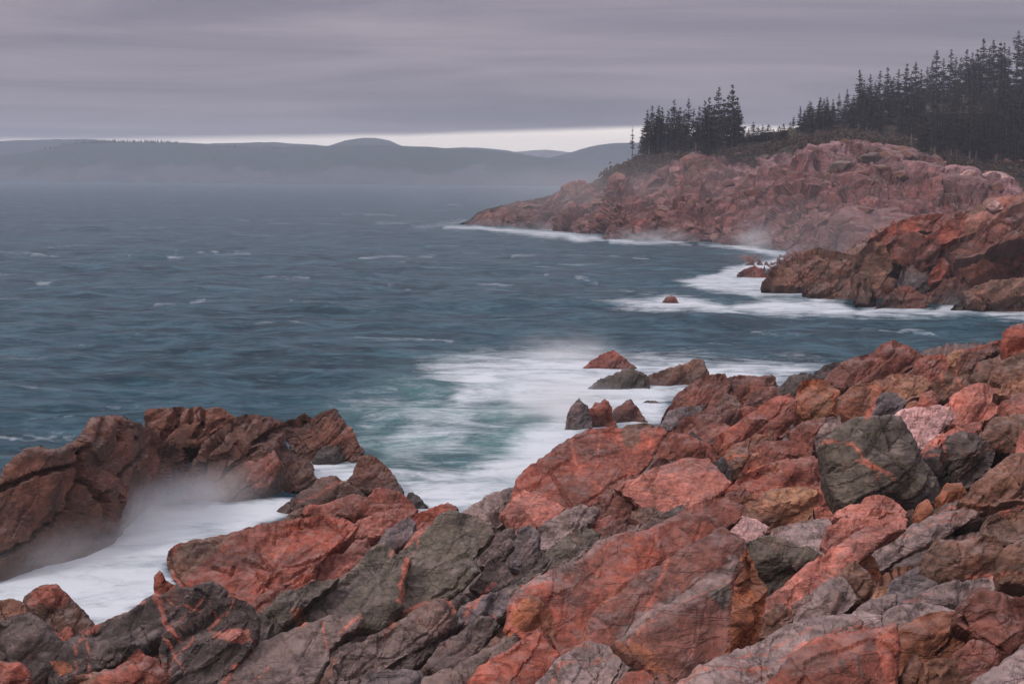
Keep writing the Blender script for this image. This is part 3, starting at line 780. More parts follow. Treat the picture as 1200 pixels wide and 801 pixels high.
NH_ROCKS = """
shelf||brown|0.8|893,330 905,315 925,304 945,294 958,290 975,293 990,297 1006,300 1012,322 1002,340 975,345 950,341 925,337|930,318,-.1 960,305,-.12 985,315,-.1|p=NH d=-1 s=.2
shelf||brown|0.7|942,341 965,325 985,317 1006,314 1012,342 1006,356 985,356 965,351|985,335,-.12|p=NH z=-.3 s=.2
buttress||brown|0.3|1002,302 1010,292 1022,282 1036,284 1043,300 1047,314 1037,327 1030,337 1027,354 1020,361 1011,358 1004,338 1001,316|1020,300,-.12 1022,330,-.1|p=NH z=-.3 t=1.2
brow||red|0.6|1008,296 1022,278 1040,266 1060,256 1085,252 1108,249 1113,262 1097,271 1076,271 1056,279 1036,288 1020,295|1050,270,-.1 1085,262,-.1|p=NH t=1.3 d=-3
blunt_boulder||maroon|0.15|1035,290 1050,277 1070,271 1082,275 1083,292 1074,308 1056,312 1041,306|1060,290,-.15|p=NH d=-6 t=1.2
boulder||maroon|0.3|1073,305 1080,285 1095,279 1103,290 1097,310 1080,313|1088,295,-.15|p=NH d=-4
boulder||red|0.4|1088,324 1094,312 1106,304 1110,316 1102,329 1092,331|1099,316,-.2|p=NH d=-3
boulder||maroon|0.6|1024,362 1040,346 1050,338 1060,335 1072,340 1082,350 1089,363 1060,366|1058,350,-.15|p=NH z=-.3
boulder||maroon|0.5|1082,361 1090,345 1105,330 1120,324 1130,335 1134,352 1124,361 1100,362|1110,345,-.15|p=NH z=-.2
ridge_slab||red|0.9|1075,284 1100,268 1115,257 1140,250 1160,243 1175,237 1188,243 1167,258 1142,269 1122,279 1102,287|1125,265,-.1 1155,253,-.1|p=NH d=-4 t=1
ridge_slab||maroon|0.9|1148,276 1165,256 1185,242 1200,236 1255,229 1255,272 1200,280 1172,286|1200,258,-.1|p=NH d=-3 t=1
ridge_slab||maroon|0.7|1108,292 1130,276 1155,270 1172,281 1152,298 1120,303|1140,285,-.12|p=NH d=-4
cliff_block||maroon|0.4|1118,306 1150,293 1200,278 1255,270 1255,328 1200,338 1160,343 1130,338|1160,315,-.08 1200,305,-.1|p=NH d=-3 t=1
cliff_block||brown|0.4|1126,342 1160,331 1255,321 1255,372 1200,368 1160,366 1136,360|1170,348,-.1 1210,345,-.1|p=NH z=-.3
boulder|pale rounded stone on the ridge|pale|0.5|1156,243 1160,238 1166,235 1172,237 1176,244 1166,247|1166,240,-.2|p=NH d=-5
cliff_block||slate|0.4|1050,332 1062,312 1078,308 1090,314 1094,332 1084,346 1062,342|1074,326,-.1|p=NH z=.8 d=1
shelf||brown|0.7|1003,356 1010,330 1018,322 1022,345 1018,362|1012,345,-.1|p=NH z=-.3
"""
rocks(NH_ROCKS, base=NH, mat=M_ROCK2, fac=2.2)
rocks("""sea_rock|low dark rock splashed by surf at the foot of the near headland|olive|0.6|1112,366 1120,356 1128,352 1138,354 1148,365 1130,369|1128,358,-.2|z=-.2
sea_rock|broken red reef rocks trailing off the tip of the near headland|red|0.7|864,321 872,315 884,311 895,317 903,327 888,328 872,325|884,318,-.2|z=-.2
""", base=NH, mat=M_ROCK2, fac=2.0)

# loose boulders of the far headland, parts of its slope
def convex_boulder(seed):
    import bmesh
    r = random.Random(seed); bm = bmesh.new()
    for _ in range(16):
        v = Vector((r.gauss(0, 1), r.gauss(0, 1), r.gauss(0, 1))).normalized() * r.uniform(.75, 1.05)
        bm.verts.new((v.x * 1.15, v.y, v.z * .72))
    bmesh.ops.convex_hull(bm, input=bm.verts)
    for v in [v for v in bm.verts if not v.link_faces]: bm.verts.remove(v)
    bmesh.ops.bevel(bm, geom=list(bm.edges), offset=.07, segments=1, affect='EDGES')
    me = bpy.data.meshes.new('boulder'); bm.to_mesh(me); bm.free(); return me
def boulder_variants(pals, n):
    out = []
    for k, pl in enumerate(pals):
        for j in range(n):
            me = convex_boulder(900 + k * 10 + j)
            ca = me.color_attributes.new('Col', 'FLOAT_COLOR', 'POINT')
            c = PAL[pl][0]; ca.data.foreach_set('color', [v for _ in me.vertices for v in (*c, 1)])
            me.materials.append(M_ROCK2); out.append(me)
    return out
BV_DARK = boulder_variants(('maroon', 'umber', 'brown', 'maroon'), 3); BV_PALE = boulder_variants(('pale', 'clay', 'brown'), 3)
rb = random.Random(5)
for k in range(150):
    row = int(8 + (K1 - 8) * rb.random()); colm = int(rb.uniform(17, 570))
    pp = FHS[row, colm]
    rim = row > K1 * .66
    me = rb.choice(BV_PALE if rim and rb.random() < .6 and colm > 235 else BV_DARK)
    sz = rb.uniform(.8, 1.9) * (1.25 if rim else 1.0) * (0.55 if colm < 57 else 1)
    o = link('boulder', me, fh, loc=pp - np.array([0, 0, .25 * sz]))
    o.scale = (sz * rb.uniform(.9, 1.7), sz, sz * rb.uniform(.7, 1.1)); o.rotation_euler = (rb.uniform(-.4, .4), rb.uniform(-.6, .2), rb.uniform(0, 6.28))
for (bx, by, sz) in ((958, 190, 2.6), (985, 196, 2.0), (1022, 190, 3.0), (1042, 186, 2.2), (1065, 183, 2.0), (1058, 209, 2.2), (1075, 166, 1.2), (1120, 212, 1.3), (1155, 206, 1.4), (1172, 209, 2.4), (1194, 194, 2.2), (1035, 200, 1.8), (870, 184, 1.6), (897, 186, 1.8)):
    ds = np.abs(np.stack(project(FHS.reshape(-1, 3)), 1) - np.array([bx, by])).sum(1); i = ds.argmin()
    o = link('boulder', rb.choice(BV_PALE), fh, loc=FHS.reshape(-1, 3)[i]); o.scale = (sz * 1.2, sz, sz * .85); o.rotation_euler = (.2, -.3, rb.uniform(0, 6))

# ------------------------------------------------------------------ distant hills
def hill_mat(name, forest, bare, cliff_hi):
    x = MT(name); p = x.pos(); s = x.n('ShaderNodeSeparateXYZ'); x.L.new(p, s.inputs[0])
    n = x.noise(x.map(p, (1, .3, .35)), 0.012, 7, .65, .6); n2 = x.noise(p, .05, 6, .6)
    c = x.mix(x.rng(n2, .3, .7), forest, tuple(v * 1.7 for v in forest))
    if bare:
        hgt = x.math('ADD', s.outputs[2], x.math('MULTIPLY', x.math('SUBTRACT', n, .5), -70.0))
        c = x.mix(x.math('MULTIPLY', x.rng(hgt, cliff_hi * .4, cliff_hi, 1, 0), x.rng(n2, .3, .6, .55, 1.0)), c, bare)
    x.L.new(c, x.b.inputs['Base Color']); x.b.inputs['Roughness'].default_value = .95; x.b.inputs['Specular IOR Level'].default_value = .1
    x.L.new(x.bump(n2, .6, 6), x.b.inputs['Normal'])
    return x.m
def hill(name, depth, run, prof, mat, seed, ax=3):
    pr = np.array(PL(prof)); cx = np.arange(pr[0, 0], pr[-1, 0] + .1, ax)
    ty = np.interp(cx, pr[:, 0], pr[:, 1])
    ty = ty - 0.9 * fbm(np.stack([cx * .05, cx * 0, cx * 0], 1), 4, seed)
    T = at(cx, ty, np.full(len(cx), depth + run)); B = at(cx, np.full(len(cx), 300.), np.full(len(cx), float(depth))); B[:, 2] = -1.0
    B[:, 1] += 25 * fbm(np.stack([cx * .012, cx * 0, cx * 0], 1), 3, seed + 1)
    # base column vertically under the same bearing
    B[:, 0] = T[:, 0] * B[:, 1] / T[:, 1]
    RW = []
    for t in np.linspace(0, 1, 26):
        h = 1 - (1 - t) ** 1.9
        RW.append(np.stack([B[:, 0] + (T[:, 0] - B[:, 0]) * t, B[:, 1] + (T[:, 1] - B[:, 1]) * t, B[:, 2] + (T[:, 2] - B[:, 2]) * h], 1))
    for t in (.3, .7, 1): RW.append(T + np.stack([0 * cx, 150 * t + 0 * cx, -T[:, 2] * .5 * t], 1))
    G = np.stack(RW); P = G.reshape(-1, 3)
    ridge = np.repeat(np.linspace(0, 1, 29), len(cx))
    wv = np.sin(np.clip(ridge / .9, 0, 1) * math.pi)
    P[:, 2] += wv * 7 * fbm(P * np.array([.012, .006, 0]), 4, seed + 2)
    F = grid_faces(*G.shape[:2]); vn = vnormals(P, F)
    if vn[:, 2].mean() < 0: F = F[:, ::-1]
    link(name, new_mesh(name, P, F, mat), kind='structure'); return G
H1 = hill('wooded_hill', 1800, 230, "-420,190 -200,186 -60,184 0,182 30,179 60,173 90,168 130,166 200,167 240,170 300,173 360,172 430,170 500,172 560,176 620,182 690,192 760,200 840,206", hill_mat('hill_wood', (.018, .028, .024), (.085, .085, .095), 24), 31)
hill('distant_ridge', 2260, 180, "-450,172 -100,168 0,165 70,163 110,163 160,167 240,168 320,167 385,171 405,165 425,162 440,162 455,165 470,171 520,174 560,172.5 590,176 640,186 700,190", hill_mat('ridge_wood', (.020, .028, .030), None, 0), 41)
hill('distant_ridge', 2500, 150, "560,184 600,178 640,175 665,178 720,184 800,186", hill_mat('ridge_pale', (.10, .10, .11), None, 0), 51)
hill('distant_ridge', 2100, 160, "590,194 640,186 665,180 690,173 715,168 740,167 790,166 900,170 1100,176 1600,180", hill_mat('ridge_wood_shore', (.018, .026, .03), None, 0), 61)

# ------------------------------------------------------------------ spruce trees
def leafmat(name, c0, c1):
    x = MT(name); p = x.pos()
    c = x.mix(x.rng(x.noise(p, .9, 4), .35, .65), c0, c1); x.L.new(c, x.b.inputs['Base Color'])
    x.b.inputs['Roughness'].default_value = 1.0; x.b.inputs['Specular IOR Level'].default_value = .03; return x.m
M_LEAF = leafmat('spruce_needles', (.020, .016, .009), (.044, .032, .019)); M_BARK = leafmat('spruce_bark', (.11, .09, .08), (.20, .165, .15)); M_BRUSH = leafmat('brush_leaves', (.045, .034, .022), (.090, .060, .045))
def spruce(seed, H, R, bare, dens):
    r = np.random.default_rng(seed)
    V = []; Fc = []
    rings = 9; sides = 6
    lean = r.uniform(-.02, .02, 2) * H
    for i in range(rings):
        t = i / (rings - 1); rad = .017 * H * (1 - t) ** .8 + .012
        for s in range(sides):
            a = s / sides * 6.283
            V.append((math.cos(a) * rad + lean[0] * t * t, math.sin(a) * rad + lean[1] * t * t, t * H - .6 * (i == 0)))
    for i in range(rings - 1):
        for s in range(sides):
            a, b = i * sides + s, i * sides + (s + 1) % sides
            Fc += [(a, b, b + sides), (a, b + sides, a + sides)]
    trunk = (np.array(V), np.array(Fc))
    V = []; Fc = []
    nw = int(34 * dens)
    for w_ in range(nw):
        t = bare + (1 - bare) * (w_ + r.uniform(-.7, .7)) / nw
        t = min(t, .985)
        u = (1 - t) / (1 - bare)
        prof = R * (u ** .75) * r.uniform(.72, 1.1) * (1 if t > bare + .08 else .75)
        nb_ = int(5 + 4 * u)
        a0 = r.uniform(0, 6.28)
        for b in range(nb_):
            if r.random() < .10: continue
            a = a0 + b / nb_ * 6.283 + r.uniform(-.25, .25)
            t = float(np.clip(t + r.normal(0, .014), bare * .8, .985))
            Lb = max(prof * r.uniform(.50, 1.22), .2)
            up0 = r.uniform(-.25, .05) - .25 * u
            base = np.array([lean[0] * t * t, lean[1] * t * t, t * H]); dx, dy = math.cos(a), math.sin(a)
            nseg = max(3, int(Lb / .24))
            for k in range(nseg):
                q = (k + r.uniform(.2, .9)) / nseg
                base[2] = t * H; c = base + np.array([dx * Lb * q, dy * Lb * q, Lb * (up0 * q + .28 * q * q) + r.uniform(-.06, .06)])
                sw = (.50 + .42 * (1 - q)) * (.55 + .6 * min(Lb / 1.5, 1)) * r.uniform(.7, 1.2) * .62
                sl = Lb / nseg * r.uniform(.8, 1.3)
                sd_ = np.array([-dy, dx, 0]) * sw; fw = np.array([dx, dy, .15]) * sl; dn = np.array([0, 0, -r.uniform(.10, .34) * (.6 + .5 * u)])
                i0 = len(V)
                V += [c - fw * .5, c + sd_ + dn * .8 + fw * .1, c + fw * .75 + dn * .2, c - sd_ + dn * .8 + fw * .1]
                Fc += [(i0, i0 + 1, i0 + 2), (i0, i0 + 2, i0 + 3)]
                if r.random() < .75:
                    V += [c - fw * .4, c + dn * 1.6 + fw * .2 + sd_ * .25, c + fw * .6]
                    Fc += [(i0 + 4, i0 + 5, i0 + 6)]
    return trunk, (np.array(V), np.array(Fc))
SPR = []
for k, (H, R, bare, dn) in enumerate(((12, 2.6, .08, 1.0), (11, 2.2, .12, 1.0), (13, 2.5, .22, .95), (10, 2.6, .05, .95), (9, 2.0, .08, .9), (13, 2.1, .36, .9), (7, 1.9, .04, .75))):
    tr, cr = spruce(70 + k, H, R, bare, dn)
    SPR.append((H, new_mesh('trunk', tr[0], tr[1], M_BARK), new_mesh('crown', cr[0], cr[1], M_LEAF, smooth=False)))
tr, cr = spruce(201, 11, 1.1, .35, .33); LONE = (11, new_mesh('trunk', tr[0], tr[1], M_BARK), new_mesh('crown', cr[0], cr[1], M_LEAF, smooth=False))
tr, cr = spruce(202, 14, 1.9, .55, .5); TALL = (14, new_mesh('trunk', tr[0], tr[1], M_BARK), new_mesh('crown', cr[0], cr[1], M_LEAF, smooth=False))
FLAT = FHS.reshape(-1, 3); FPXY = np.stack(project(FLAT), 1); NCF = FHS.shape[1]
def ground_at(px, py):
    i = np.abs(FPXY - np.array([px, py])).sum(1).argmin(); return FLAT[i]
def tree(proto, loc, h, label, group=None, name='spruce_tree', wid=1.0):
    H, tm, cm = proto
    o = link(name, None, None, label, 'tree', group, loc=loc)
    s = h / H; o.scale = (s * wid, s * wid, s); o.rotation_euler = (0, 0, random.uniform(0, 6.28))
    link('trunk', tm, o); link('crown', cm, o); return o
def tree_px(px, top_py, base_py, proto, label, group=None, wid=1.0):
    g = ground_at(px, base_py)
    # height so that the top reaches the traced row at this distance
    zt = at([px], [top_py], [g[1]])[0][2]
    return tree(proto, g - np.array([0, 0, .2]), max(zt - g[2], 3.0), label, group, wid=wid)
rt = random.Random(3)
tree_px(741, 146, 184, LONE, 'lone thin half-bare tree at the tip of the wooded headland')
GC = 'spruces clustered on the headland point'; LC = 'dark spruce in the dense clump on the headland point'
for px, tp in ((757,127),(763,122),(771,121),(776,124),(782,128),(789,115),(795,122),(800,128),(806,112),(812,124),(818,122),(825,116),(830,112),(836,120),(841,99),(847,112),(852,108),(858,97),(863,112),(866,122),(760,140),(780,138),(800,140),(815,135),(845,128),(768,150),(752,150)):
    tree_px(px, tp, rt.uniform(176, 186) - (px - 755) * .05, rt.choice(SPR[:6]), LC, GC, wid=rt.uniform(.85, 1.15))
for k in range(26):
    px = rt.uniform(752, 866); tree_px(px, rt.uniform(126, 150), rt.uniform(172, 187) - (px - 755) * .05, SPR[rt.choice((0, 1, 3, 4))], LC, GC, wid=1.2)
GS = 'small spruces beside the clump'; LS = 'short young spruce in the gap beside the headland clump'
for px, tp in ((877,152),(882,144),(888,148),(893,146),(899,144),(906,151),(912,148),(918,146),(925,142),(872,150)):
    tree_px(px, tp - rt.uniform(0, 3), 166, SPR[rt.choice((0, 3, 6))], LS, GS, wid=rt.uniform(1.5, 2.1))
tree_px(1190, 34, 108, TALL, 'tall spruce with a bare pale trunk rising above the wood')
SK = PL("930,134 937,122 950,118 958,122 968,111 975,114 982,107 992,103 998,110 1006,79 1012,92 1018,84 1024,94 1030,80 1040,76 1046,88 1052,78 1060,73 1066,84 1072,70 1078,80 1085,76 1090,70 1096,56 1104,66 1112,55 1118,64 1124,66 1130,55 1137,60 1144,56 1150,42 1157,52 1163,44 1169,46 1175,47 1181,52 1198,44 1206,40 1216,36 1228,40 1240,30 1252,34")
GW = 'spruces of the wood on the slope'
for px, tp in SK:
    gy = float(np.interp(px, FHP[:, 0], FHP[:, 4])) + rt.uniform(2, 10)
    tree_px(px, tp, gy, rt.choice(SPR[:6]), 'dark spruce whose top stands on the skyline of the wood', 'skyline spruces')
for k in range(104):
    px = rt.uniform(935, 1235); ft = rt.random() ** .8
    top = float(np.interp(px, FHP[:, 0], FHP[:, 4])); rim = float(np.interp(px, FHP[:, 0], FHP[:, 2]))
    lo = rim - 16 if px < 1050 else rim - 14
    py = top + 6 + (lo - top - 6) * ft
    tree(rt.choice(SPR), ground_at(px, py) - np.array([0, 0, .3]), rt.uniform(6.5, 11) * (0.72 if px < 1000 else 1), 'dark spruce among the crowded trees within the sloping wood', GW, wid=rt.uniform(.85, 1.15))
for k in range(36):
    px = rt.uniform(1120, 1225); top = float(np.interp(px, FHP[:, 0], FHP[:, 4])); py = top + rt.uniform(3, 60)
    tree(rt.choice(SPR), ground_at(px, py) - np.array([0, 0, .3]), rt.uniform(7, 11), 'dark spruce among the crowded trees within the sloping wood', GW, wid=rt.uniform(1.1, 1.45))
for k in range(34):
    px = rt.uniform(1062, 1215); py = float(np.interp(px, [1060, 1100, 1150, 1215], [176, 186, 194, 194])) + rt.uniform(-5, 2)
    tree(SPR[rt.choice((1, 2, 5, 5, 2, 4))], ground_at(px, py) - np.array([0, 0, .2]), rt.uniform(6, 10.5), 'spruce with a visible pale trunk at the lower edge of the wood', 'spruces edging the wood', wid=rt.uniform(.8, 1.0))
HT = H1.reshape(-1, 3)
hp = np.stack(project(HT), 1)
V = []; Fc = []                                                   # the crest bristles with treetops too small to part
for k in range(420):
    px = rt.uniform(60, 330); i = np.abs(hp - np.array([px, np.interp(px, [60, 90, 130, 200, 330], [173, 168, 166, 167, 173])])).sum(1).argmin()
    c = HT[i] + np.array([rt.uniform(-5, 5), rt.uniform(-30, 5), -2.5]); hh_ = rt.uniform(3.5, 6.5) if 88 < px < 225 else rt.uniform(2.5, 4.5); w_ = rt.uniform(1.2, 2.0)
    i0 = len(V); V += [c + np.array([math.cos(a) * w_, math.sin(a) * w_, 0]) for a in (0, 2.1, 4.2)] + [c + np.array([0, 0, hh_])]
    Fc += [(i0, i0 + 1, i0 + 3), (i0 + 1, i0 + 2, i0 + 3), (i0 + 2, i0, i0 + 3)]
link('crest_trees', new_mesh('crest_trees', np.array(V), np.array(Fc), M_LEAF, smooth=False), None, 'tiny dark treetops bristling along the crest of the far wooded hill', 'trees', kind='stuff')

# brush along the rim of the far headland
r = np.random.default_rng(8); V = []; Fc = []
rs_ = FHS.shape[0]
cand = []
for k in range(9000):
    colm = int(np.clip(r.uniform(121, 514), 0, NCF - 1)); row = int(np.clip(K1 - 3 + abs(r.normal(0, 14)) - (8 if colm < 257 else 0), 0, K1 + K2))
    pp = FHS[row, colm] + r.normal(0, .5, 3) * np.array([1, 1, 0]); big = 1.0 if row > K1 else .6
    if fbm((pp * .12)[None], 3, 3)[0] < -.25: continue
    for j in range(3):
        c = pp + np.array([r.normal(0, .4), r.normal(0, .4), r.uniform(0.05, 1.15 * big)]); a = r.uniform(0, 6.28); s_ = r.uniform(.18, .42)
        d1_ = np.array([math.cos(a), math.sin(a), r.uniform(-.5, .5)]) * s_; d2_ = np.array([-math.sin(a) * .4, math.cos(a) * .4, r.uniform(.5, 1)]) * s_
        i0 = len(V); V += [c - d1_, c + d1_ * .9 - d2_ * .3, c + d2_]; Fc.append((i0, i0 + 1, i0 + 2))
link('brush', new_mesh('brush', np.array(V), np.array(Fc), M_BRUSH, smooth=False), None, 'low brown-green brush along the top of the far headland', 'brush', kind='stuff')

# ------------------------------------------------------------------ haze
x = MT('sea_haze')
for n in list(x.N):
    if n != x.out: x.N.remove(n)
pv = x.n('ShaderNodeVolumePrincipled'); pv.inputs['Color'].default_value = (.69, .79, .92, 1); pv.inputs['Density'].default_value = 3.4e-4; pv.inputs['Anisotropy'].default_value = 0.1
x.L.new(pv.outputs[0], x.out.inputs['Volume'])
def box_mesh(name, a, b, mat):
    V = [(X, Y, Z) for X in (a[0], b[0]) for Y in (a[1], b[1]) for Z in (a[2], b[2])]
    return new_mesh(name, V, [(0, 1, 3, 2), (4, 6, 7, 5), (0, 4, 5, 1), (2, 3, 7, 6), (0, 2, 6, 4), (1, 5, 7, 3)], mat, smooth=False)
link('haze', box_mesh('haze', (-3500, -150, -4), (3500, 3450, 100), x.m), None, 'pale even sea haze over the whole coast', 'haze', kind='stuff')
# ------------------------------------------------------------------ veins, cracks, patches of the foreground rock
stroke('vein', 6, "183,693 190,720 200,738")
stroke('vein', 2.2, "192,805 195,765 210,745 218,731"); stroke('vein', 1.8, "190,745 195,765 205,772 215,785")
stroke('vein', 2, "240,722 252,712 275,700"); stroke('vein', 1.6, "243,700 248,715")
stroke('vein', 2, "96,738 103,760 105,790"); stroke('vein', 1.6, "92,800 83,770 90,752 99,742"); stroke('vein', 1.8, "97,740 112,730 150,716 168,704")
stroke('vein', 1.3, "195,699 215,706 235,710"); stroke('vein', 1.3, "235,700 215,720 195,735")
stroke('vein', 3.5, "262,803 275,785 292,768"); stroke('vein', 1.2, "378,728 382,745 385,765"); stroke('vein', 2.2, "424,724 408,735 398,742"); stroke('vein', 1.5, "300,795 315,780")
patch('pink', "238,720 250,728 295,733 298,750 275,752 250,740")
stroke('vein', 5, "478,655 470,685 466,706"); stroke('vein', 1.5, "478,655 490,632"); stroke('vein', 2, "462,645 458,655")
stroke('vein', 3, "450,737 475,715 500,705 526,704 533,716"); stroke('vein', 2, "470,722 498,712")
patch('orange', "338,715 350,711 358,716 360,732 351,738 343,728")
patch('pink', "545,712 560,697 575,678 583,682 572,695 558,712")
stroke('vein', 2, "543,722 550,712 545,730"); stroke('vein', 1.6, "575,715 582,725")
stroke('vein', 2.2, "668,512 675,540 690,560 705,573"); stroke('vein', 1.8, "703,505 697,555"); stroke('vein', 1.8, "764,505 760,522")
patch('brown', "727,497 750,500 750,515 740,522 730,518")
stroke('grey', 8, "600,702 640,673 672,657 690,648 700,634 730,624 775,613"); stroke('vein', 1.3, "640,680 690,660 720,630 780,615")
stroke('vein', 4.5, "783,655 772,685 757,716"); stroke('vein', 2.5, "683,750 692,722 718,745"); stroke('orange', 3, "682,750 690,725 700,712 725,692")
stroke('grey', 12, "728,746 762,719 800,700 832,678 864,658"); stroke('vein', 1.6, "735,752 765,730 805,705 862,672")
patch('olive', "820,690 858,672 856,700 850,712")
patch('orange', "720,750 745,752 765,765 780,792 765,784 740,768 725,762")
stroke('orange', 2, "765,760 780,788")
stroke('vein', 3, "800,803 850,790 905,776 932,756 980,742 1030,735"); stroke('vein', 1.6, "860,772 905,755 950,735"); stroke('slate', 2.5, "905,790 930,768 975,752")
stroke('vein', 2, "640,775 665,757 690,755"); stroke('vein', 1.4, "655,790 690,770 730,772"); stroke('vein', 1.6, "640,800 675,775")
stroke('slate', 3.5, "1000,765 1008,790"); stroke('slate', 2.5, "1017,752 1022,770"); stroke('slate', 2.5, "985,770 990,785"); stroke('slate', 2, "668,690 674,668")
stroke('slate', 2.2, "672,655 676,680")
patch('vein', "1022,740 1050,728 1052,775 1047,805 1036,805 1030,770")
stroke('vein', 2.4, "965,520 1000,524 1012,537 1047,562"); stroke('vein', 1.8, "1030,550 1033,576"); stroke('vein', 2, "1005,540 1045,556")
#patch('tan', "975,530 990,528 993,540 982,556 976,548")
stroke('vein', 1.8, "1105,437 1103,456"); stroke('vein', 1.8, "1122,432 1127,452"); stroke('vein', 1.5, "1148,425 1148,437")
stroke('vein', 1.6, "1098,523 1104,512 1110,530"); stroke('vein', 1.8, "1086,534 1100,533 1118,533"); stroke('vein', 1.6, "1165,527 1175,520")
stroke('vein', 3, "1080,419 1105,414 1120,410 1150,404 1176,398")
stroke('vein', 5, "1030,462 1022,480 1015,492")
stroke('vein', 2.5, "1095,600 1110,594 1122,592"); stroke('vein', 3, "1150,603 1172,596 1200,590"); stroke('vein', 2, "1085,613 1110,606 1130,602")
stroke('vein', 1.8, "925,612 945,600"); stroke('vein', 1.4, "1060,628 1090,616 1115,612")
stroke('vein', 1.6, "1130,675 1180,672 1210,672"); stroke('vein', 1.5, "1060,703 1100,703")
stroke('vein', 2, "850,537 880,533 905,520"); stroke('vein', 1.6, "848,527 880,515 905,505")
stroke('vein', 2, "875,548 905,543 945,535"); stroke('vein', 2.2, "880,580 905,573 930,567"); stroke('orange', 5, "905,548 925,543 940,548")
stroke('vein', 2, "350,592 372,584 400,566")
patch('tan', "945,478 972,460 976,482 960,491 946,489")
patch('brown', "205,640 225,632 275,622 255,635 235,650 218,668 212,684 198,668 195,650")
patch('red', "110,800 160,764 185,770 195,795 195,810 110,812")
patch('orange', "58,776 76,772 82,785 68,792")
patch('red', "35,694 48,686 65,684 82,700 70,712 55,706 30,712")
# cracks
for c in ("90,530 95,560 88,580 86,595 70,612 45,625 20,641 0,650", "0,573 40,555 88,545", "128,560 150,543 182,519", "98,562 104,568 110,582 118,590", "117,580 116,605", "130,585 134,605",
          "122,490 104,520 90,532", "206,478 197,505 192,518", "209,478 209,496 200,505", "225,478 224,496", "240,480 236,500 228,512", "130,488 132,515", "147,490 150,512 160,515",
          "270,530 262,548 258,562", "258,505 240,525 230,548", "262,560 275,545 300,525", "300,518 325,500", "335,500 310,515"):
    crack(0.34, 3.0, c)
for c in ("672,600 645,553", "628,570 645,551 668,540", "675,598 700,580 722,565 735,556", "300,640 320,663", "318,612 310,630 300,634", "318,630 345,613 368,606", "300,667 320,690", "345,680 372,655 395,640 418,617",
          "340,665 372,655", "302,690 330,672", "300,712 330,690 345,682", "430,606 405,612", "395,604 412,612 440,610", "230,690 250,700", "248,655 270,662 272,655", "285,650 320,665"):
    crack(0.075, 2.2, c)
for c in ("1020,612 1000,622 988,629", "1050,600 1030,606", "995,620 975,637", "1105,560 1130,545 1150,520", "960,560 985,545", "1030,490 1040,510 1043,530", "880,740 870,760", "1100,768 1130,735",
          "1120,712 1140,742 1175,762", "505,700 530,690 555,660", "360,705 395,690 420,672", "405,790 450,765 500,745"):
    crack(0.07, 1.8, c)
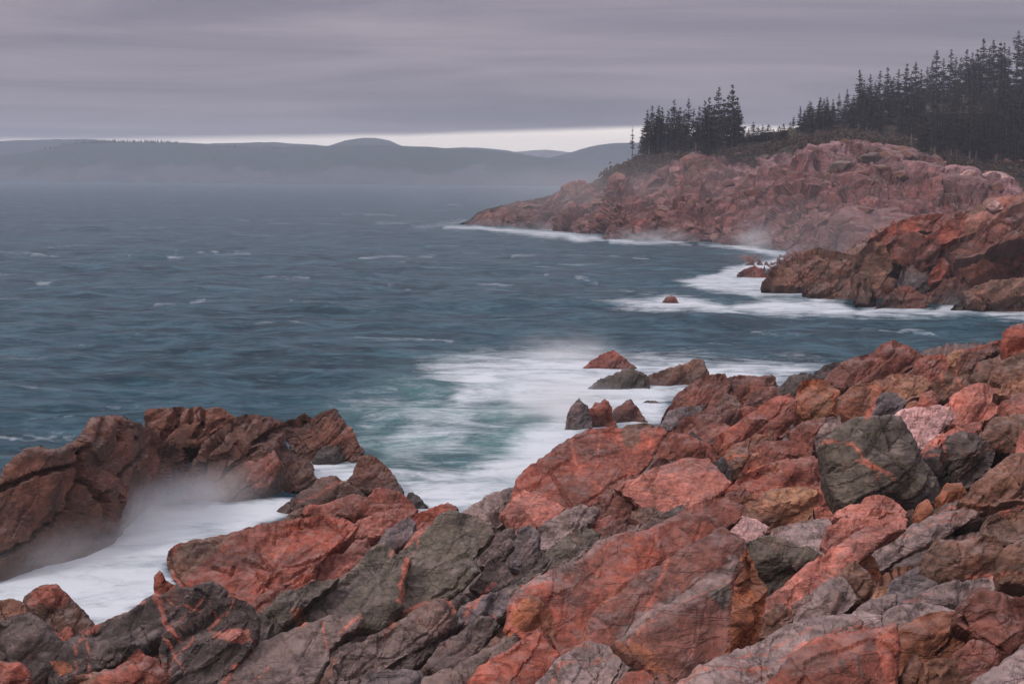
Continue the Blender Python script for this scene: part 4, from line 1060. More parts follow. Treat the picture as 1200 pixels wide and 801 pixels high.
# ------------------------------------------------------------------ foreground rocks
thing('LO', 'sea_outcrop', 'massive dark brown fissured outcrop standing in the surf across the foaming channel', 'outcrop', (-9, 43, -0.5))
ROCKS_SEA = """
fissured_face||umber|0.35|-225,705 -200,640 -150,605 -90,585 -40,572 0,560 3,550 15,535 30,525 45,522 65,526 85,518 95,508 105,490 117,487 145,487 152,491 176,500 195,520 215,525 238,519 240,535 236,555 228,580 205,598 175,618 135,652 92,680 0,702 -45,712 -130,726 -215,742|110,500,-.05 95,545,-.02 60,535,-.05 150,540,-.07 60,600,-.06 130,600,-.10 190,550,-.05 20,640,-.06|z=-0.4 p=LO t=.5 r=.05 w=1 a=.5
ribbed_crown||umber|0.5|170,494 172,482 200,477 230,478 260,478 275,487 280,497 258,507 242,522 215,524 193,521 176,502|200,495,-.12 230,492,-.15 255,490,-.1|p=LO z=1.5 d=2 t=1
right_shoulder||umber|0.5|278,487 295,484 305,486 330,492 335,500 335,520 350,535 362,540 372,560 360,578 330,594 270,606 210,606 214,562 230,535 240,515 257,502|265,520,-.12 290,500,-.1 320,515,-.1 300,550,-.15 250,560,-.1 335,555,-.05|z=-0.4 p=LO t=.6 w=1 a=.7
leaning_block||maroon|0.6|254,566 262,546 276,530 300,518 322,528 330,545 322,560 310,578 280,575|285,540,-.2 305,550,-.15|z=0.2 p=LO
foot_block||brown|0.7|318,585 326,560 345,540 358,540 372,560 358,572 340,580|345,556,-.2|z=-0.2 p=LO
rear_shelf||umber|0.55|330,494 345,490 357,482 367,490 370,486 392,477 400,490 410,500 420,520 425,531 416,556 376,547 350,535 338,522 334,502|360,505,-.1 385,500,-.12 400,520,-.1|z=-0.3 p=LO t=.8 s=.12
dark_boulder||dark|0.6|366,543 378,522 390,515 410,517 420,530 425,550 412,557 390,552|395,530,-.2|z=-0.3 p=LO
stepped_spur||umber|0.6|413,556 420,535 432,532 445,538 455,548 465,562 473,578 470,590 440,582 420,574 406,562|440,555,-.2 455,570,-.1|z=-0.2 p=LO
spur_foot||orange|0.8|406,562 430,557 443,571 430,584 410,574|424,568,-.2|z=-0.1 p=LO
low_wedge||umber|1.0|318,603 340,588 380,561 395,559 416,570 428,580 400,590 370,600 335,612|380,578,-.1|z=-0.2 p=LO
sea_rock|small dark rock lapped by surf beyond the red upper slabs|dark|0.7|474,586 479,577 484,576 492,582 502,594 490,598|486,586,-.2|z=-0.1
sea_rock|red pyramid-shaped rock poking out of the breaking surf|red|0.7|681,432 693,422 708,413 718,410 730,418 747,432 735,437 710,436|715,424,-.2 700,428,-.1|z=-0.15 s=.1
sea_rock|low olive domed rock washed by the surf in front of the red pyramid rock|olive|1.0|686,457 700,447 720,440 740,432 752,435 761,441 761,456 740,460 710,460|735,444,-.12|z=-0.15
sea_rock|long humped brown sea rock streaming with water beside the domed rock|brown|0.7|758,455 760,439 780,432 800,427 815,420 824,421 831,438 826,450 810,456 780,458|805,436,-.15 780,442,-.1|z=-0.2
sea_rock|grey rock half veiled by spray at the end of the low reef|slate|0.6|660,509 664,488 669,476 674,471 679,466 683,472 689,476 691,487 696,508 680,511|679,482,-.2|z=-0.1
sea_rock|ragged red rock in the middle of the low reef|red|0.6|684,500 688,480 694,477 697,471 703,472 709,467 714,473 718,478 717,486 725,501 705,507 690,507|705,480,-.25|z=-0.1
sea_rock|small brown peaked rock at the shoreward end of the low reef|maroon|0.7|711,500 717,484 722,478 731,473 739,467 744,474 749,478 752,484 762,498 740,501|737,478,-.2|z=-0.1
sea_rock|flat dark rock barely breaking the foam near the point|dark|1.6|748,473 758,469 768,469 778,473 765,476|762,471,-.05|z=-0.05
sea_rock|tiny lone red rock awash far out off the headlands|red|0.5|776,354 781,348 787,346 793,349 796,356 785,358|786,351,-.2|z=-0.2 f=2
"""
ROCKS_FAR_SIDE = """
# the point and skyline, farthest first
boulder|dark red rock with a sharp peak on the skyline of the shore|maroon|0.7|963,448 970,438 985,425 1000,418 1018,415 1030,405 1045,397 1060,403 1075,410 1083,418 1075,426 1060,436 1030,446 1010,452 985,458|1030,420,-.1 1046,412,-.12 1000,432,-.1 1060,420,-.06|t=.9 r=.06
rock_slab|rounded dark slab between the peaked skyline rock and the sea|dark|0.8|910,455 925,440 945,436 957,440 950,450 938,465 920,470|935,448,-.15|
stone|thin dark flake leaning against the seaward side of the peaked rock|dark|0.8|948,443 965,428 987,423 978,437 965,446|967,435,-.1|
rock_ledge|dark red ledge forming the rim of the point above the surf|maroon|0.6|850,462 852,442 865,439 880,440 905,440 912,452 910,470 885,476 862,472|880,452,-.12 900,452,-.1|s=.1
boulder|tall dark red block at the seaward corner of the point|maroon|0.8|776,488 790,465 805,452 820,442 835,438 850,437 857,448 852,467 835,480 812,492 795,496|815,460,-.15 835,455,-.12|s=.08
boulder|slate-grey flat block at the foot of the tall corner block|slate|0.8|772,500 785,480 805,475 827,475 820,487 800,498 785,504|800,484,-.2|
boulder|long dark red layered block across the middle of the point|maroon|0.9|780,510 800,490 830,479 850,474 872,479 862,497 845,508 820,516 800,514|830,492,-.15 850,488,-.1|s=.08
boulder|short brown knob on the middle of the point|brown|0.7|841,476 850,461 862,463 872,480 862,495 845,492|856,475,-.2|
boulder|small bright red block right behind the brown knob|red|0.8|842,497 858,478 887,477 882,492 865,500|865,486,-.15|
boulder|dark red slanting block below the ledge rim of the point|maroon|0.8|867,476 890,454 912,453 917,468 896,480 875,490|893,466,-.15|
boulder|flat dark red block above the crevice by the smooth red slab|maroon|0.9|805,514 825,500 845,494 858,500 847,513 836,524 820,525|832,508,-.15|
boulder|red-brown block beside the dark crevice of the smooth red slab|red|0.8|766,550 771,520 785,505 800,508 815,514 830,519 838,530 827,541 800,543 780,550|785,525,-.15 812,526,-.15|
stone|dark stone sunk in the hollow behind the red-brown crevice block|dark|0.8|798,512 812,505 824,516 818,533 800,535|810,518,-.2|
rock_slab|dark red slab along the shore skyline with an orange-veined lip|maroon|0.8|1118,434 1130,411 1150,404 1177,397 1183,404 1168,414 1147,424 1135,437|1150,413,-.12|
boulder|red sloping block right of the peaked skyline rock|red|0.8|1066,438 1078,419 1092,416 1108,414 1113,430 1102,443 1090,454 1073,450|1090,430,-.15|
stone|leaning tan flake on the skyline ridge of the shore|tan|0.6|1106,432 1112,414 1128,408 1134,414 1124,430|1118,420,-.15|
boulder|upright red block jutting from the top of the shore skyline|red|0.6|1176,404 1179,387 1190,381 1202,383 1250,375 1255,415 1200,416 1180,414|1195,392,-.15 1220,395,-.1|
boulder|brown block between the veined dark block and smooth hump|brown|0.8|1137,445 1145,425 1160,419 1172,425 1168,442 1150,451|1155,432,-.2|
boulder|smooth brown hump below the upright skyline block|brown|0.8|1160,448 1170,425 1190,414 1215,408 1255,408 1255,455 1200,460 1180,457|1195,430,-.15 1220,430,-.1|
boulder|dark block with two parallel orange veins near the shore skyline|brown|0.6|1095,452 1103,435 1115,431 1130,432 1147,437 1142,452 1126,462 1106,469 1098,465|1120,445,-.2|
boulder|broad orange-brown rock under the peaked skyline rock|tan|0.9|1005,456 1040,440 1060,436 1082,440 1093,451 1083,464 1060,470 1040,464 1020,460|1045,450,-.12 1070,452,-.12|
boulder|orange-brown sloping rock behind the grey knob|orange|0.8|982,465 1000,451 1020,448 1038,454 1032,468 1022,490 1000,494 984,482|1005,465,-.15|
boulder|orange boulder with a flat front facet perched above the olive boulder|orange|0.5|932,468 935,452 942,445 960,443 970,447 980,455 990,468 999,474 1000,482 985,489 965,495 945,493 930,484|973,461,-.20 945,476,-.18 977,486,-.16 955,455,-.02|r=.06
boulder|dark ribbed knob behind the olive boulder|slate|0.6|1018,490 1027,466 1035,460 1050,460 1062,470 1057,484 1040,492|1038,472,-.2|s=.05
stone|red stone beside the pale pink slabs|red|0.7|1072,478 1080,462 1092,456 1102,467 1097,480 1080,483|1088,467,-.2|
stone|bright orange small stone behind the pale pink slabs|orange|0.7|1061,480 1064,472 1073,469 1082,475 1072,485|1071,476,-.2|
rock_slab|brown slab at the right end under the smooth hump|tan|0.8|1166,460 1190,440 1255,430 1255,478 1200,474 1185,467|1205,455,-.15|
rock_slab|layered pink slab in front of the twin-veined dark block|pink|1.0|1104,482 1120,460 1135,451 1155,449 1177,457 1182,472 1166,486 1150,496 1125,501 1110,498|1140,468,-.15 1125,482,-.1 1160,472,-.1|s=.14
rock_slab|pale pink layered slab behind the olive boulder|pale|1.0|1048,486 1060,478 1080,476 1100,474 1114,478 1120,490 1104,504 1088,525 1075,528 1060,505|1085,495,-.12 1075,488,-.1|s=.14
rock_slab|pink slab at the frame edge beside the layered pink slab|pink|0.9|1172,474 1195,459 1255,458 1255,498 1200,494 1180,488|1210,475,-.1|s=.1
rock_slab|long pink tongue of rock above the fluted dark boulder|pink|1.0|1078,532 1090,515 1120,500 1152,493 1150,507 1127,514 1112,520 1097,530 1084,537|1115,512,-.12|
boulder|broad brown slope above the fluted dark boulder|brown|0.9|1145,518 1165,489 1200,484 1255,486 1255,540 1200,534 1185,534 1165,530 1150,524|1195,505,-.15 1170,508,-.1|
boulder|small pink block at the frame edge beside the brown slope|pink|0.6|1192,535 1197,506 1205,499 1255,499 1255,545 1200,545|1215,515,-.15|
boulder|dark fluted boulder with overhanging ledges|dark|0.5|1106,528 1112,510 1126,506 1145,507 1158,518 1167,527 1163,543 1147,560 1130,574 1121,560 1116,543|1140,525,-.25 1150,540,-.1 1130,545,-.05|s=.10
boulder|dark block with a red-lined top beside the fluted boulder|dark|0.5|1079,545 1085,530 1100,522 1110,514 1117,530 1124,545 1125,560 1112,571 1096,571 1087,556|1108,535,-.25 1100,552,-.15|
boulder|red-brown rounded boulder layered beneath, left of the orange boulder|red|0.8|830,530 845,506 870,490 890,475 905,466 925,461 934,472 932,488 922,508 902,518 877,526 862,542 847,548 836,540|880,495,-.18 910,482,-.18 870,515,-.1 850,520,-.1|s=.08
rock_slab|dark banded slab under the red-brown rounded boulder|brown|0.6|842,550 858,521 880,511 907,504 904,528 883,552 857,566 846,560|875,530,-.15|s=.08
stone|dark grey stone under the banded slab of the rounded red-brown boulder|dark|0.8|828,548 846,535 858,550 858,568 840,570|845,553,-.2|
boulder|dark red layered boulder behind the pink-grey folded stone|maroon|0.7|925,506 940,494 960,489 977,487 987,495 972,518 960,530 945,530 930,526|955,506,-.18|s=.06
boulder|pink-grey folded stone against the upper edge of the olive boulder|grey|0.6|954,512 970,490 984,486 988,500 972,520 958,528|972,505,-.2|
boulder|banded red boulder with ochre streak left of the olive boulder|red|0.8|870,550 879,526 892,517 910,516 940,517 953,525 949,541 930,548 900,555 880,560|910,530,-.18 935,530,-.12|s=.05
boulder|large olive-grey angular boulder crossed by an orange vein|olive|0.35|963,522 975,510 985,500 1000,490 1020,488 1045,487 1055,487 1062,497 1075,520 1080,535 1090,548 1098,560 1102,578 1090,586 1075,584 1060,582 1045,576 1035,582 1020,588 1000,599 985,590 975,578 967,562 969,545 966,535|1050,500,-.10 1058,535,-.30 1000,507,-.08 985,550,-.15 1020,540,-.22 1045,572,-.2 1070,560,-.22 1090,570,-.05|r=.04 t=1.0 a=.7
rock_slab|dark wedge leaning on the lower right of the olive boulder|slate|0.5|1032,582 1050,563 1075,555 1086,545 1098,560 1104,578 1093,590 1050,590|1075,568,-.15|
boulder|pink-red boulder with a smooth domed top left of the olive boulder|red|0.9|853,572 880,551 900,543 930,537 955,534 967,545 970,562 962,574 930,578 900,582 868,586|915,555,-.15 945,552,-.12|
boulder|tan rounded boulder below the pink-red domed boulder|tan|0.6|848,598 856,583 880,578 900,574 935,567 957,575 957,594 946,612 926,620 905,625 888,624 872,612|905,590,-.22 935,585,-.18 885,600,-.1|
stone|pink rock between the tan boulder and the olive boulder|pink|0.7|953,580 968,564 981,580 987,593 977,605 960,613 954,598|968,585,-.2|
stone|orange rounded stone at the right foot of the olive boulder|orange|0.7|1097,585 1110,566 1127,566 1133,577 1122,592 1106,594|1115,576,-.2|
boulder|big brown boulder at the frame edge below the fluted dark boulder|brown|0.9|1124,588 1150,560 1175,540 1185,532 1200,530 1255,528 1255,592 1200,588 1160,592 1140,592|1185,555,-.15 1160,570,-.1 1220,555,-.1|
"""
ROCKS_MID = """
# polished slab and the middle of the shore
rock_slab|big smooth red slab with crossing veins sloping to the foaming cove|red|1.1|598,585 605,562 615,550 640,532 655,520 675,508 690,502 720,500 750,503 775,499 782,505 772,522 764,538 752,552 737,560 717,575 702,586 682,602 672,608 640,593 615,592|660,550,-.03 700,530,-.05 740,525,-.04 640,570,-.03 685,580,-.02|r=.05 t=.7 a=.4
stone|brown cap rock on the top edge of the smooth red slab|brown|0.7|726,504 735,497 755,495 767,498 763,510 745,514|745,502,-.15|
boulder|dark red boulder in the cleft right of the smooth red slab|maroon|0.8|752,566 762,548 773,535 790,540 800,546 790,558 770,572|775,550,-.15|
rock_slab|speckled pink slab tilting below the smooth red slab|pink|1.1|720,572 755,554 795,538 830,536 842,550 858,566 842,582 815,596 790,608 760,598 743,586|790,562,-.10 830,556,-.06 770,580,-.06|r=.06 t=.8 a=.6
rock_slab|red-brown wedge under the speckled pink slab|maroon|1.0|686,600 700,583 725,562 752,556 773,572 764,596 742,610 705,612|730,582,-.15|s=.05
boulder|red stone between the speckled pink slab and tan boulder|red|0.7|838,600 853,577 872,571 884,582 873,602 855,610|862,588,-.2|
stone|brown stone lying just above the upper end of the longest rib|brown|0.8|735,615 740,598 766,593 783,605 778,620 752,632|760,606,-.2|
stone|blackish stone in the shadowed pocket above the longest rib|dark|0.8|765,618 780,600 800,590 806,600 796,616 778,626|785,606,-.2|
stone|dark red broken stone under the red-brown wedge|maroon|0.8|694,645 700,624 718,609 736,604 752,612 744,630 720,640 704,650|722,622,-.2|s=.06
stone|small flat pink stone atop the jumble beside the first ribbed slab|pink|0.9|685,624 692,611 715,603 722,611 703,626|704,612,-.15|
rock_slab|grey-brown ridge slab at the rim of the foaming cove|grey|1.0|536,612 545,597 560,589 570,580 590,573 602,570 617,575 630,587 608,604 587,616 560,620|580,590,-.12 605,585,-.1|s=.10
rock_slab|pink layered slab at the foot of the smooth red slab|pink|1.0|585,605 600,588 615,574 640,585 662,595 658,610 628,622 612,632 600,622|625,598,-.12|s=.10
boulder|pinkish grey split stone beside the pink layered slab|clay|0.8|560,662 570,635 590,621 602,617 604,640 588,658 572,664|585,638,-.2|s=.08
boulder|upright slate-grey stone wedged between two grey stones of the jumble|slate|0.7|596,664 605,620 620,614 632,625 632,656 612,670|615,635,-.25|s=.08
boulder|long grey-pink stone lying under the pink layered slab|grey|0.9|625,642 630,615 655,604 680,589 703,598 694,614 663,632 642,645|660,615,-.18|s=.10
boulder|olive stone with laminated face beside the longest rib|olive|0.8|628,672 640,645 665,625 685,614 703,625 698,646 672,664 647,676|670,642,-.2|s=.10
boulder|darkest leaning stone in the jumble below the laminated olive stone|dark|0.8|596,690 615,650 635,644 644,655 628,677 607,694|620,665,-.2|s=.06
boulder|squat grey stone next to the dark olive slab|clay|0.8|550,688 575,655 595,658 604,682 587,698 560,694|580,674,-.2|s=.08
boulder|laminated olive slabby stone touching the orange broken block|olive|0.8|556,712 575,698 600,688 625,667 642,664 622,695 606,724 580,726|600,702,-.2|s=.10
stone|pink upright flake at the upper end of the longest rib|pink|0.8|672,642 684,616 702,627 703,645 690,652|690,632,-.2|
# cracked red slab by the channel
rock_slab|large cracked brick-red slab rising out of the foaming channel|red|1.3|195,658 197,645 205,638 225,632 250,628 275,622 300,615 320,611 355,606 380,603 405,607 420,615 405,633 388,645 368,668 342,684 312,700 280,716 255,710 230,700 212,692 200,675|235,650,-.02 275,640,-.06 320,640,-.07 360,630,-.05 300,675,-.05 240,680,-.04|r=.05 t=.8 a=.6
stone|upper of two thin red rock strips below the cracked red slab|red|1.0|276,716 310,694 345,675 378,656 366,680 335,698 305,724 288,732|325,695,-.1|
stone|lower of two thin red rock strips below the cracked red slab|red|1.0|290,735 318,708 350,688 372,676 362,694 330,712 305,738|330,708,-.1|
rock_slab|rounded red slab behind the cracked red slab|red|1.0|350,608 358,595 380,590 400,582 415,578 430,582 434,590 450,590 475,588 489,596 482,607 452,616 415,620 393,612|390,595,-.12 420,592,-.12 455,598,-.1|
boulder|red block with a sharp top edge at the sea end of the rounded slab|red|0.8|425,588 440,572 450,570 470,578 480,585 488,595 465,598 443,597|455,582,-.15|
rock_slab|long pale red strip below the rounded red slab|pink|1.0|398,620 430,605 470,597 478,604 465,622 437,632 415,630 404,625|440,612,-.12|
rock_slab|low red ledge at the brink of the foaming cove|red|0.9|470,612 500,598 510,592 525,588 537,597 533,607 507,617 486,620|510,602,-.12|
stone|brown wave-washed stone at the channel edge of the rounded slab|brown|0.8|328,612 345,597 358,594 361,605 346,617|346,603,-.15|
rock_slab|rounded pinkish slab tucked between cracked slab and olive slab|pink|0.9|364,686 368,664 370,650 388,647 427,651 422,664 398,683 372,690|392,664,-.18|
rock_slab|dark red flake between cracked slab and olive slab|maroon|0.9|390,654 395,640 430,629 436,646 427,656|414,642,-.15|
rock_slab|dark brown bedding slab below the cracked red slab|olive|0.9|296,742 305,722 332,694 370,679 397,676 362,706 330,738 306,764|340,708,-.12|s=.08
# olive slabs
rock_slab|flat grey slab end behind the olive slabs|slate|1.0|440,640 455,619 480,604 488,612 478,636 462,645|465,622,-.1|
rock_slab|pinkish flake behind the olive slabs|pink|1.0|470,646 490,621 505,614 509,624 493,640|490,630,-.1|
rock_slab|great olive-grey slab sloping down, ending in an orange broken edge|olive|1.0|338,715 345,707 380,685 410,670 425,655 440,640 455,635 464,650 482,655 474,682 468,714 442,740 402,732 376,734 358,740 350,744 342,732|380,700,-.03 430,670,-.07 450,700,-.06 400,715,-.04|r=.05 t=.6 s=.03 a=.6
rock_slab|dark olive slab above the great olive slab beyond a pink vein|olive|1.0|460,652 478,640 490,630 500,622 515,605 525,600 545,602 575,612 580,626 562,642 554,656 562,670 532,698 502,710 478,718 460,722 466,690|500,650,-.06 540,625,-.06 520,675,-.06|r=.05 t=.6 s=.05 a=.6
"""
ROCKS_NEAR = """
rock_slab|layered grey-brown slab edged in pink under the great olive slab|clay|1.0|384,796 396,765 440,740 470,725 500,707 520,701 531,707 537,720 532,736 512,750 482,764 462,776 440,792 402,812|440,760,-.08 490,732,-.10 515,720,-.1|s=.12 t=.7
rock_slab|dark thin slab beneath the layered grey-brown slab|dark|0.9|428,800 470,764 510,744 545,728 520,750 504,768 482,786 460,794|485,768,-.1|s=.08
stone|dark cobble at the end of the layered grey-brown slab|dark|0.7|521,708 540,693 550,700 547,717 534,727|537,706,-.2|
rock_slab|purplish grey slab touched with pink beside the dark cobble|slate|0.9|532,728 540,710 555,704 575,694 592,692 600,702 588,722 572,732 552,740|565,712,-.15|s=.06
rock_slab|brown-grey tapering slab below the purplish grey slab|clay|0.9|496,786 515,755 545,735 565,721 579,723 586,732 568,758 547,776 522,792|545,752,-.12|s=.08
rock_slab|long layered slab running along the edge of the red slab|clay|0.9|512,806 535,778 560,767 604,742 608,766 574,792 545,808|560,780,-.1|s=.10
rock_slab|flat brown slab with a small dark pit and a straight pink vein|clay|1.3|246,830 255,797 275,775 290,760 300,755 345,735 385,720 410,719 425,724 421,734 402,744 387,760 385,775 372,796 346,815 322,832|330,765,-.03 380,740,-.03 300,790,-.03 350,780,-.06|r=.05 t=.6 a=.4
stone|grey folded stone at the bottom edge beside the flat brown slab|slate|0.7|412,818 428,789 455,782 492,786 508,803 502,835 415,835|455,802,-.2|s=.06
stone|pink-lined stone next to the grey folded stone|clay|0.7|488,835 495,795 520,783 548,788 560,805 545,835|522,803,-.2|s=.06
# bottom left
boulder|red-capped round boulder at the left corner beside the channel|brown|0.6|22,722 28,698 38,690 48,685 65,684 75,693 85,705 95,715 108,731 97,752 70,756 52,750|60,705,-.18 80,730,-.15 45,730,-.08|
stone|low red rock at the far left by the channel|brown|0.8|-45,718 -20,702 0,703 15,701 28,706 34,720 22,738 0,748 -45,752|0,720,-.12|
stone|small red stone wedged between the corner boulders|red|0.7|60,748 64,736 76,728 84,735 86,750 72,758|74,741,-.2|
boulder|large smooth dark boulder filling the left corner|dark|0.7|-50,752 0,725 35,716 50,728 65,745 77,758 64,785 45,810 0,822 -50,830|25,750,-.12 0,780,-.1 50,770,-.05|r=.06 a=.6
stone|red rock in the bottom left corner|red|0.7|-50,785 0,775 25,777 34,792 26,830 -50,850|0,800,-.15|
rock_slab|dark slab laced with orange veins on the brink of the channel|dark|0.9|56,782 65,758 85,745 107,731 130,724 150,717 165,705 180,695 190,696 200,690 230,685 250,680 264,690 257,710 237,726 216,734 197,745 168,768 142,785 122,798 84,830 60,830|100,755,-.12 105,768,-.20 150,735,-.08 210,705,-.06 190,730,-.08 140,770,-.18|r=.05 t=.7
rock_slab|red-brown broken face below the vein-laced dark slab|brown|0.5|66,832 74,800 96,788 135,783 165,765 186,771 200,800 202,845 70,850|140,800,-.15 170,785,-.15|
boulder|dark block with a pink patch and branching veins|dark|0.7|184,760 190,742 215,727 235,715 250,700 270,697 290,705 302,722 300,748 287,768 272,785 252,802 230,822 200,840 192,805|225,745,-.15 265,725,-.12 255,770,-.10 280,745,-.1|r=.05
stone|upright red shard standing at the channel brink|red|0.3|180,690 181,674 187,668 195,680 205,685 212,692 197,700 185,702|188,683,-.2|
rock_slab|narrow dark slab between the branching-vein block and flat brown slab|dark|0.8|286,760 297,735 302,712 320,728 310,756 296,772|304,738,-.15|
# ribs
bedrock_rib|longest red rib slab with a grey upper lip and orange broken end|red|1.2|592,735 600,702 612,685 640,670 680,655 690,645 700,632 725,625 760,620 775,612 800,597 830,585 850,580 872,592 868,608 847,620 832,632 803,652 764,672 724,700 702,724 696,745 686,764 668,780 655,770 645,745 632,735 612,750|648,694,-.10 700,662,-.10 760,634,-.10 820,607,-.08 672,735,-.03 632,703,-.12 720,680,-.05|r=.03 t=.5 a=.45
stone|orange broken block under the end of the longest rib|orange|0.4|594,752 602,714 620,696 633,700 647,722 662,748 664,772 648,774 630,760 612,768|628,715,-.2 645,740,-.12|
bedrock_rib|dull red rib slab with a broad orange vein|maroon|1.2|676,764 685,742 690,722 702,710 730,690 752,668 775,662 800,642 820,632 846,616 872,630 876,652 868,664 832,676 803,697 779,718 750,745 728,760 718,772 700,772|720,722,-.05 770,692,-.06 830,650,-.05 695,745,-.02|r=.03 t=.5 a=.4 d=-.5
bedrock_rib|purple-red rib slab with wide pale grey lip and brown front|maroon|1.0|718,756 735,740 760,715 785,705 805,690 830,670 866,654 872,662 864,675 860,695 857,725 852,775 825,790 795,802 782,810 770,795 755,780 735,770|768,742,-.16 800,718,-.16 835,695,-.14 858,680,-.10 768,758,-.10 830,740,-.12 800,775,-.10|r=.03 t=.6 a=.4 d=-1.0
rock_slab|rough pale pink cap between the ribs and the tan boulder|pale|1.0|838,620 845,606 862,602 887,607 902,618 889,636 876,646 858,636|868,618,-.15|s=.06
boulder|ochre-brown upright block beside the purple-red rib|orange|0.3|848,782 854,720 858,690 863,668 868,652 876,640 886,660 891,675 900,690 897,712 893,740 880,770 862,784|872,680,-.15 868,730,-.15|r=.05
boulder|dark grey angular block crowning the ochre upright block|olive|0.5|870,655 874,640 890,630 902,627 922,635 950,644 962,650 957,668 932,686 916,698 900,702 887,680|895,650,-.20 925,655,-.18 905,680,-.12|r=.05
rock_slab|pinkish red slab at the bottom edge below the orange broken block|red|1.0|528,845 545,801 560,780 590,762 622,742 633,735 642,752 658,768 645,790 625,815 605,845|590,785,-.08 625,765,-.08|r=.05 a=.6
rock_slab|folded pink-grey layers at the bottom edge in front of the ribs|grey|1.1|600,850 612,812 650,780 675,756 690,750 712,757 737,765 753,773 740,792 724,812 704,850|650,800,-.10 690,775,-.12 715,780,-.1|s=.10
rock_slab|red slab at the bottom edge below the purple-red rib|red|0.9|698,850 715,812 735,788 766,780 788,797 786,820 775,850|745,805,-.12|
"""
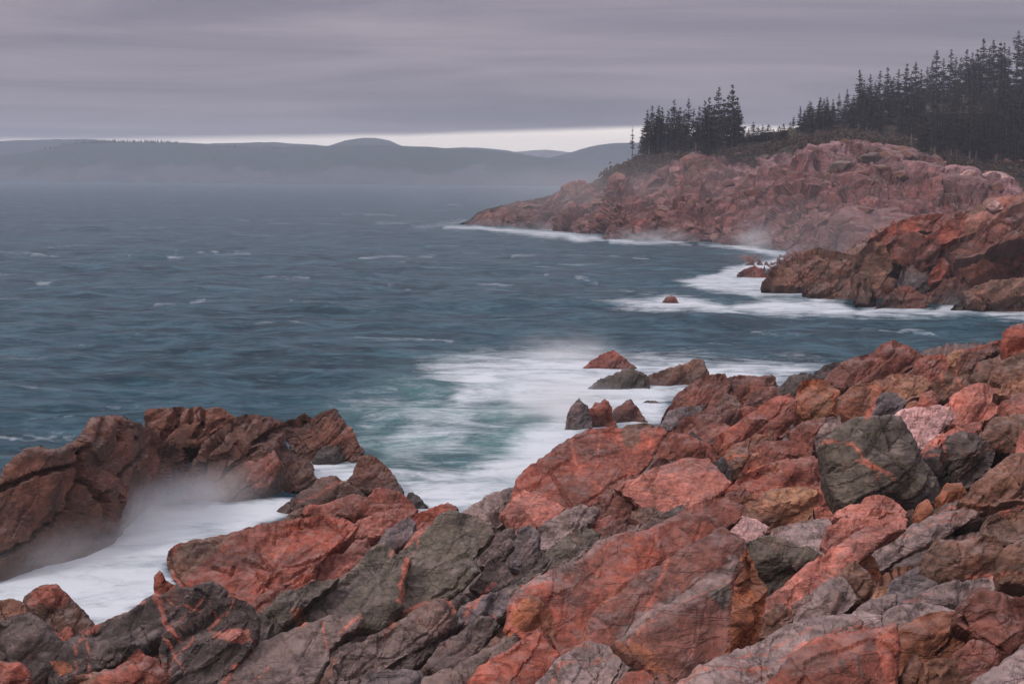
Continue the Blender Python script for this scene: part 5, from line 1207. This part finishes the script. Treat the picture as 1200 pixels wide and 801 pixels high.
ROCKS_RIGHT = """
# pink ridge group
rock_slab|olive-green slab with a red lower edge at the frame edge|olive|1.1|1090,612 1100,594 1120,587 1140,580 1200,574 1255,574 1255,602 1200,600 1160,606 1140,614 1110,614|1150,592,-.06 1200,588,-.06|s=.06
rock_slab|brown hump under the olive-green slab|brown|0.8|1150,628 1158,606 1172,597 1200,590 1255,592 1255,636 1200,640 1170,640|1190,612,-.15|
stone|orange stone behind the long pink ridge and thin grey slab|orange|0.7|1072,605 1076,591 1086,584 1097,600 1092,614 1079,616|1085,597,-.2|
rock_slab|thin reddish grey slab above the dark-bottomed slab|grey|1.1|1050,634 1062,618 1090,604 1130,597 1153,599 1130,614 1100,624 1075,632|1095,614,-.08|s=.05
boulder|pink block in two pieces behind the long pink ridge|pink|0.8|976,608 982,598 995,591 1010,589 1015,582 1030,578 1045,583 1055,590 1064,603 1058,615 1030,616 1000,614|1025,592,-.18 1045,598,-.15|
rock_slab|smooth grey slab dipping left of the pink slab|grey|1.2|898,634 906,618 925,613 970,607 982,625 992,637 976,650 955,655 928,650 912,642|940,628,-.08|r=.05 a=.5
rock_slab|flat pink slab between the smooth grey slab and pink ridge|pink|1.2|962,640 970,615 1000,604 1032,604 1022,620 996,640 978,652|995,620,-.1|
rock_slab|brown wall of rock in shadow beneath the thin reddish grey slab|brown|0.5|1075,672 1085,645 1097,630 1120,634 1150,626 1172,628 1178,645 1174,672 1142,686 1112,692 1100,684|1125,655,-.15 1155,650,-.12|
boulder|brown block with ochre streak at the frame edge|brown|0.6|1170,682 1174,642 1200,630 1255,625 1255,690 1200,686|1205,655,-.15|
rock_slab|grey flat-topped slab with a dark overhanging underside|grey|0.9|1020,668 1022,641 1035,628 1060,621 1090,614 1112,611 1118,622 1097,634 1077,642 1052,656 1035,668|1055,636,-.15 1085,626,-.12|r=.05
stone|orange flake at the low end of the flat-topped grey slab|orange|0.6|998,672 1002,648 1016,644 1027,656 1033,674 1021,690|1014,662,-.2|
bedrock_rib|long pink ridge slab pointing down to the ochre block|pink|1.2|888,730 893,706 920,687 945,660 970,645 1000,625 1030,608 1050,602 1063,607 1062,620 1042,627 1027,642 1012,654 992,670 967,686 947,702 930,714 904,732|950,680,-.06 1000,645,-.08 1040,618,-.08|t=.6 a=.7
stone|brown split block below the long pink ridge|brown|0.6|976,690 982,673 1001,654 1017,670 1023,684 1013,706 1000,712 986,702|1000,680,-.2|
rock_slab|grey slab with pink end lying under the long pink ridge|grey|0.9|922,728 932,703 955,689 975,676 987,674 997,685 1006,702 987,720 962,728 940,734|960,704,-.14 985,695,-.1|r=.05
stone|brown stone at the low tip of the long pink ridge|brown|0.7|888,748 897,718 912,706 928,716 924,738 905,752|908,728,-.2|
stone|pointed tan stone standing by the brown split block|tan|0.6|1005,706 1011,680 1022,676 1030,685 1024,708|1018,690,-.2|
stone|squat tan stone beside the pointed tan stone|tan|0.6|1015,712 1027,687 1041,687 1048,699 1034,714|1032,698,-.2|
stone|grey flake below the two tan stones|grey|0.9|1000,732 1008,711 1022,702 1052,696 1050,712 1028,724 1012,734|1028,712,-.12|
rock_slab|dark slate slab lying in the hollow beneath the overhang|slate|1.2|1030,710 1045,680 1075,664 1102,671 1108,684 1084,700 1062,712|1070,686,-.1|
rock_slab|broad pale grey slab reaching the frame edge above the ochre-seamed block|grey|1.4|1064,722 1074,700 1080,694 1100,685 1140,680 1170,672 1200,669 1255,667 1255,712 1200,710 1178,704 1150,700 1128,712 1100,716|1140,692,-.04 1200,686,-.04|r=.05
boulder|large red-streaked block with an ochre seam at the frame edge|maroon|0.6|1118,728 1126,708 1136,699 1150,689 1180,696 1215,705 1260,715 1260,800 1205,790 1177,780 1160,762 1142,745|1160,710,-.15 1200,735,-.14 1145,715,-.12|r=.05
rock_slab|pale grey bottom slab striped with red|grey|1.4|782,850 797,801 830,776 850,766 880,755 905,740 930,728 960,722 985,721 1010,714 1032,719 1034,740 1002,756 962,764 932,778 908,805 884,850|850,795,-.05 900,765,-.06 960,740,-.06 1005,730,-.05|s=.07 t=.6 a=.7
rock_slab|undulating grey slab topping the ochre-brown block|grey|1.3|1018,748 1026,728 1045,711 1060,707 1085,704 1105,709 1121,714 1088,732 1052,748|1065,722,-.06|r=.06
boulder|bright red fractured face streaked with grey at the bottom edge|red|0.6|876,860 892,808 908,788 932,762 960,746 1000,739 1026,735 1052,730 1056,765 1052,810 1048,860|960,775,-.12 1010,760,-.12 1040,770,-.08 950,820,-.1|r=.04 a=.7
boulder|ochre-brown smooth block under the undulating grey slab|orange|0.5|1044,808 1046,762 1050,735 1076,722 1110,715 1121,714 1134,735 1143,747 1124,770 1104,784 1082,794 1062,804|1080,745,-.14 1115,740,-.12|r=.05 a=.5
stone|upright brown stone in front of the ochre-brown block|brown|0.4|1050,830 1056,795 1065,777 1075,766 1082,780 1084,835|1070,795,-.2|
stone|square reddish stone beside the upright brown stone|brown|0.5|1078,840 1082,775 1100,768 1121,772 1131,792 1126,840|1105,790,-.18|
stone|greyish red stone at the foot of the ochre-seamed block|maroon|0.7|1112,820 1110,782 1118,766 1140,748 1152,750 1173,766 1170,800 1145,820|1140,775,-.18|
rock_slab|smooth grey slab in the bottom right corner|grey|1.3|1112,850 1130,806 1160,785 1190,765 1206,750 1262,744 1262,860|1170,800,-.05 1210,785,-.05|r=.05 a=.5
"""
rocks(ROCKS_SEA)
rocks(ROCKS_FAR_SIDE); rocks(ROCKS_MID); rocks(ROCKS_NEAR); rocks(ROCKS_RIGHT)


# ------------------------------------------------------------------ the same broken rock going on beyond the frame, parts of the bedrock
PARENTS['BR'] = bedrock
rx_ = random.Random(21)
FGX = lambda x, y: FG(np.clip(np.asarray(x, float), -60, 1280), y) + np.clip(np.asarray(x, float) - 1280, 0, 700) * .0012
for k in range(58):
    left = k >= 46
    cy = rx_.uniform(770, 850) if left else rx_.uniform(415, 850)
    cxp = rx_.uniform(-420, -70) if left else rx_.uniform(1270, 1720)
    rad = (20 + (cy - 380) * .12) * rx_.uniform(.7, 1.3)
    n_ = rx_.randint(7, 10); ol = []
    for j in range(n_):
        a = 6.283 * (j + rx_.uniform(-.3, .3)) / n_; q = rad * rx_.uniform(.8, 1.1)
        u, v = math.cos(a) * q * 1.5, math.sin(a) * q * .75
        ol.append((cxp + u * .88 + v * .3, cy - u * .35 + v))
    me, org = build_rock(ol, [], rx_.uniform(.6, 1.1), rx_.choice(('red', 'brown', 'grey', 'maroon', 'pink', 'olive', 'tan')), base=FGX, sp=4.0, amp=.8)
    link('rock', me, bedrock, loc=org)

# ------------------------------------------------------------------ spray thrown up where the swell breaks
def spray_mat(name, dens, nscale):
    x = MT(name)
    for n in list(x.N):
        if n != x.out: x.N.remove(n)
    tcn = x.n('ShaderNodeTexCoord'); v = tcn.outputs['Object']
    ln = x.n('ShaderNodeVectorMath', operation='LENGTH'); x.L.new(v, ln.inputs[0])
    fall = x.rng(ln.outputs['Value'], 0.05, 0.98, 1.0, 0.0)
    nn = x.rng(x.noise(x.map(x.pos(), (.7, .7, 1.6)), nscale, 5, .6, 1.0), .22, .75)
    d = x.math('MULTIPLY', x.math('MULTIPLY', x.math('MULTIPLY', fall, fall), nn), dens)
    pv = x.n('ShaderNodeVolumePrincipled'); pv.inputs['Color'].default_value = (.97, .98, .99, 1); x.L.new(d, pv.inputs['Density'])
    x.L.new(pv.outputs[0], x.out.inputs['Volume']); return x.m
import bmesh
bm = bmesh.new(); bmesh.ops.create_icosphere(bm, subdivisions=3, radius=1); sph = bpy.data.meshes.new('sea_spray'); bm.to_mesh(sph); bm.free()
SPRAY = [  # label, px, py at sea level, radii, rotation, density, noise scale
 ('white mist hanging over the foaming channel by the dark outcrop', 190, 612, .5, (7.4, 2.6, 1.35), 60, .85, .7),
 ('low mist at the outer end of the foaming channel', 30, 668, .3, (5.5, 2.4, 1.2), 40, .8, .7),
 ('spray veil drifting over the low reef in the cove', 655, 492, .6, (4.6, 3.0, 1.9), 10, .7, .8),
 ('spray burst beyond the red pyramid rock', 664, 424, .5, (5.0, 2.5, 1.9), 0, .55, .7),
 ('spray burst against the far headland foot', 884, 290, 1.0, (5.5, 3.0, 4.6), 0, .5, .4),
 ('line of spray along the far headland shore', 765, 283, .6, (12, 3.0, 2.6), 0, .4, .35),
 ('spray at the tip of the far headland', 630, 270, .6, (14, 3.0, 2.2), 10, .16, .3),
 ('surf spray at the near headland foot', 1160, 362, .5, (6.5, 2.0, 2.2), 0, .35, .6),
 ('spray drifting between the two headlands', 965, 306, 3.0, (26, 14, 12), 0, .022, .08),
 ('thin sea mist in front of the far headland', 720, 272, 5.0, (75, 28, 16), -20, .017, .03),
]
for lab, px, py, zc, rad, rot, dens, ns in SPRAY:
    c = at([px], [py], depth_z([px], [py], [0.0]))[0]; c[2] = zc
    me = sph.copy(); me.materials.append(spray_mat('spray', dens, ns))
    o = link('sea_spray', me, None, lab, 'spray', kind='stuff', loc=c); o.scale = rad; o.rotation_euler = (0, 0, math.radians(rot))
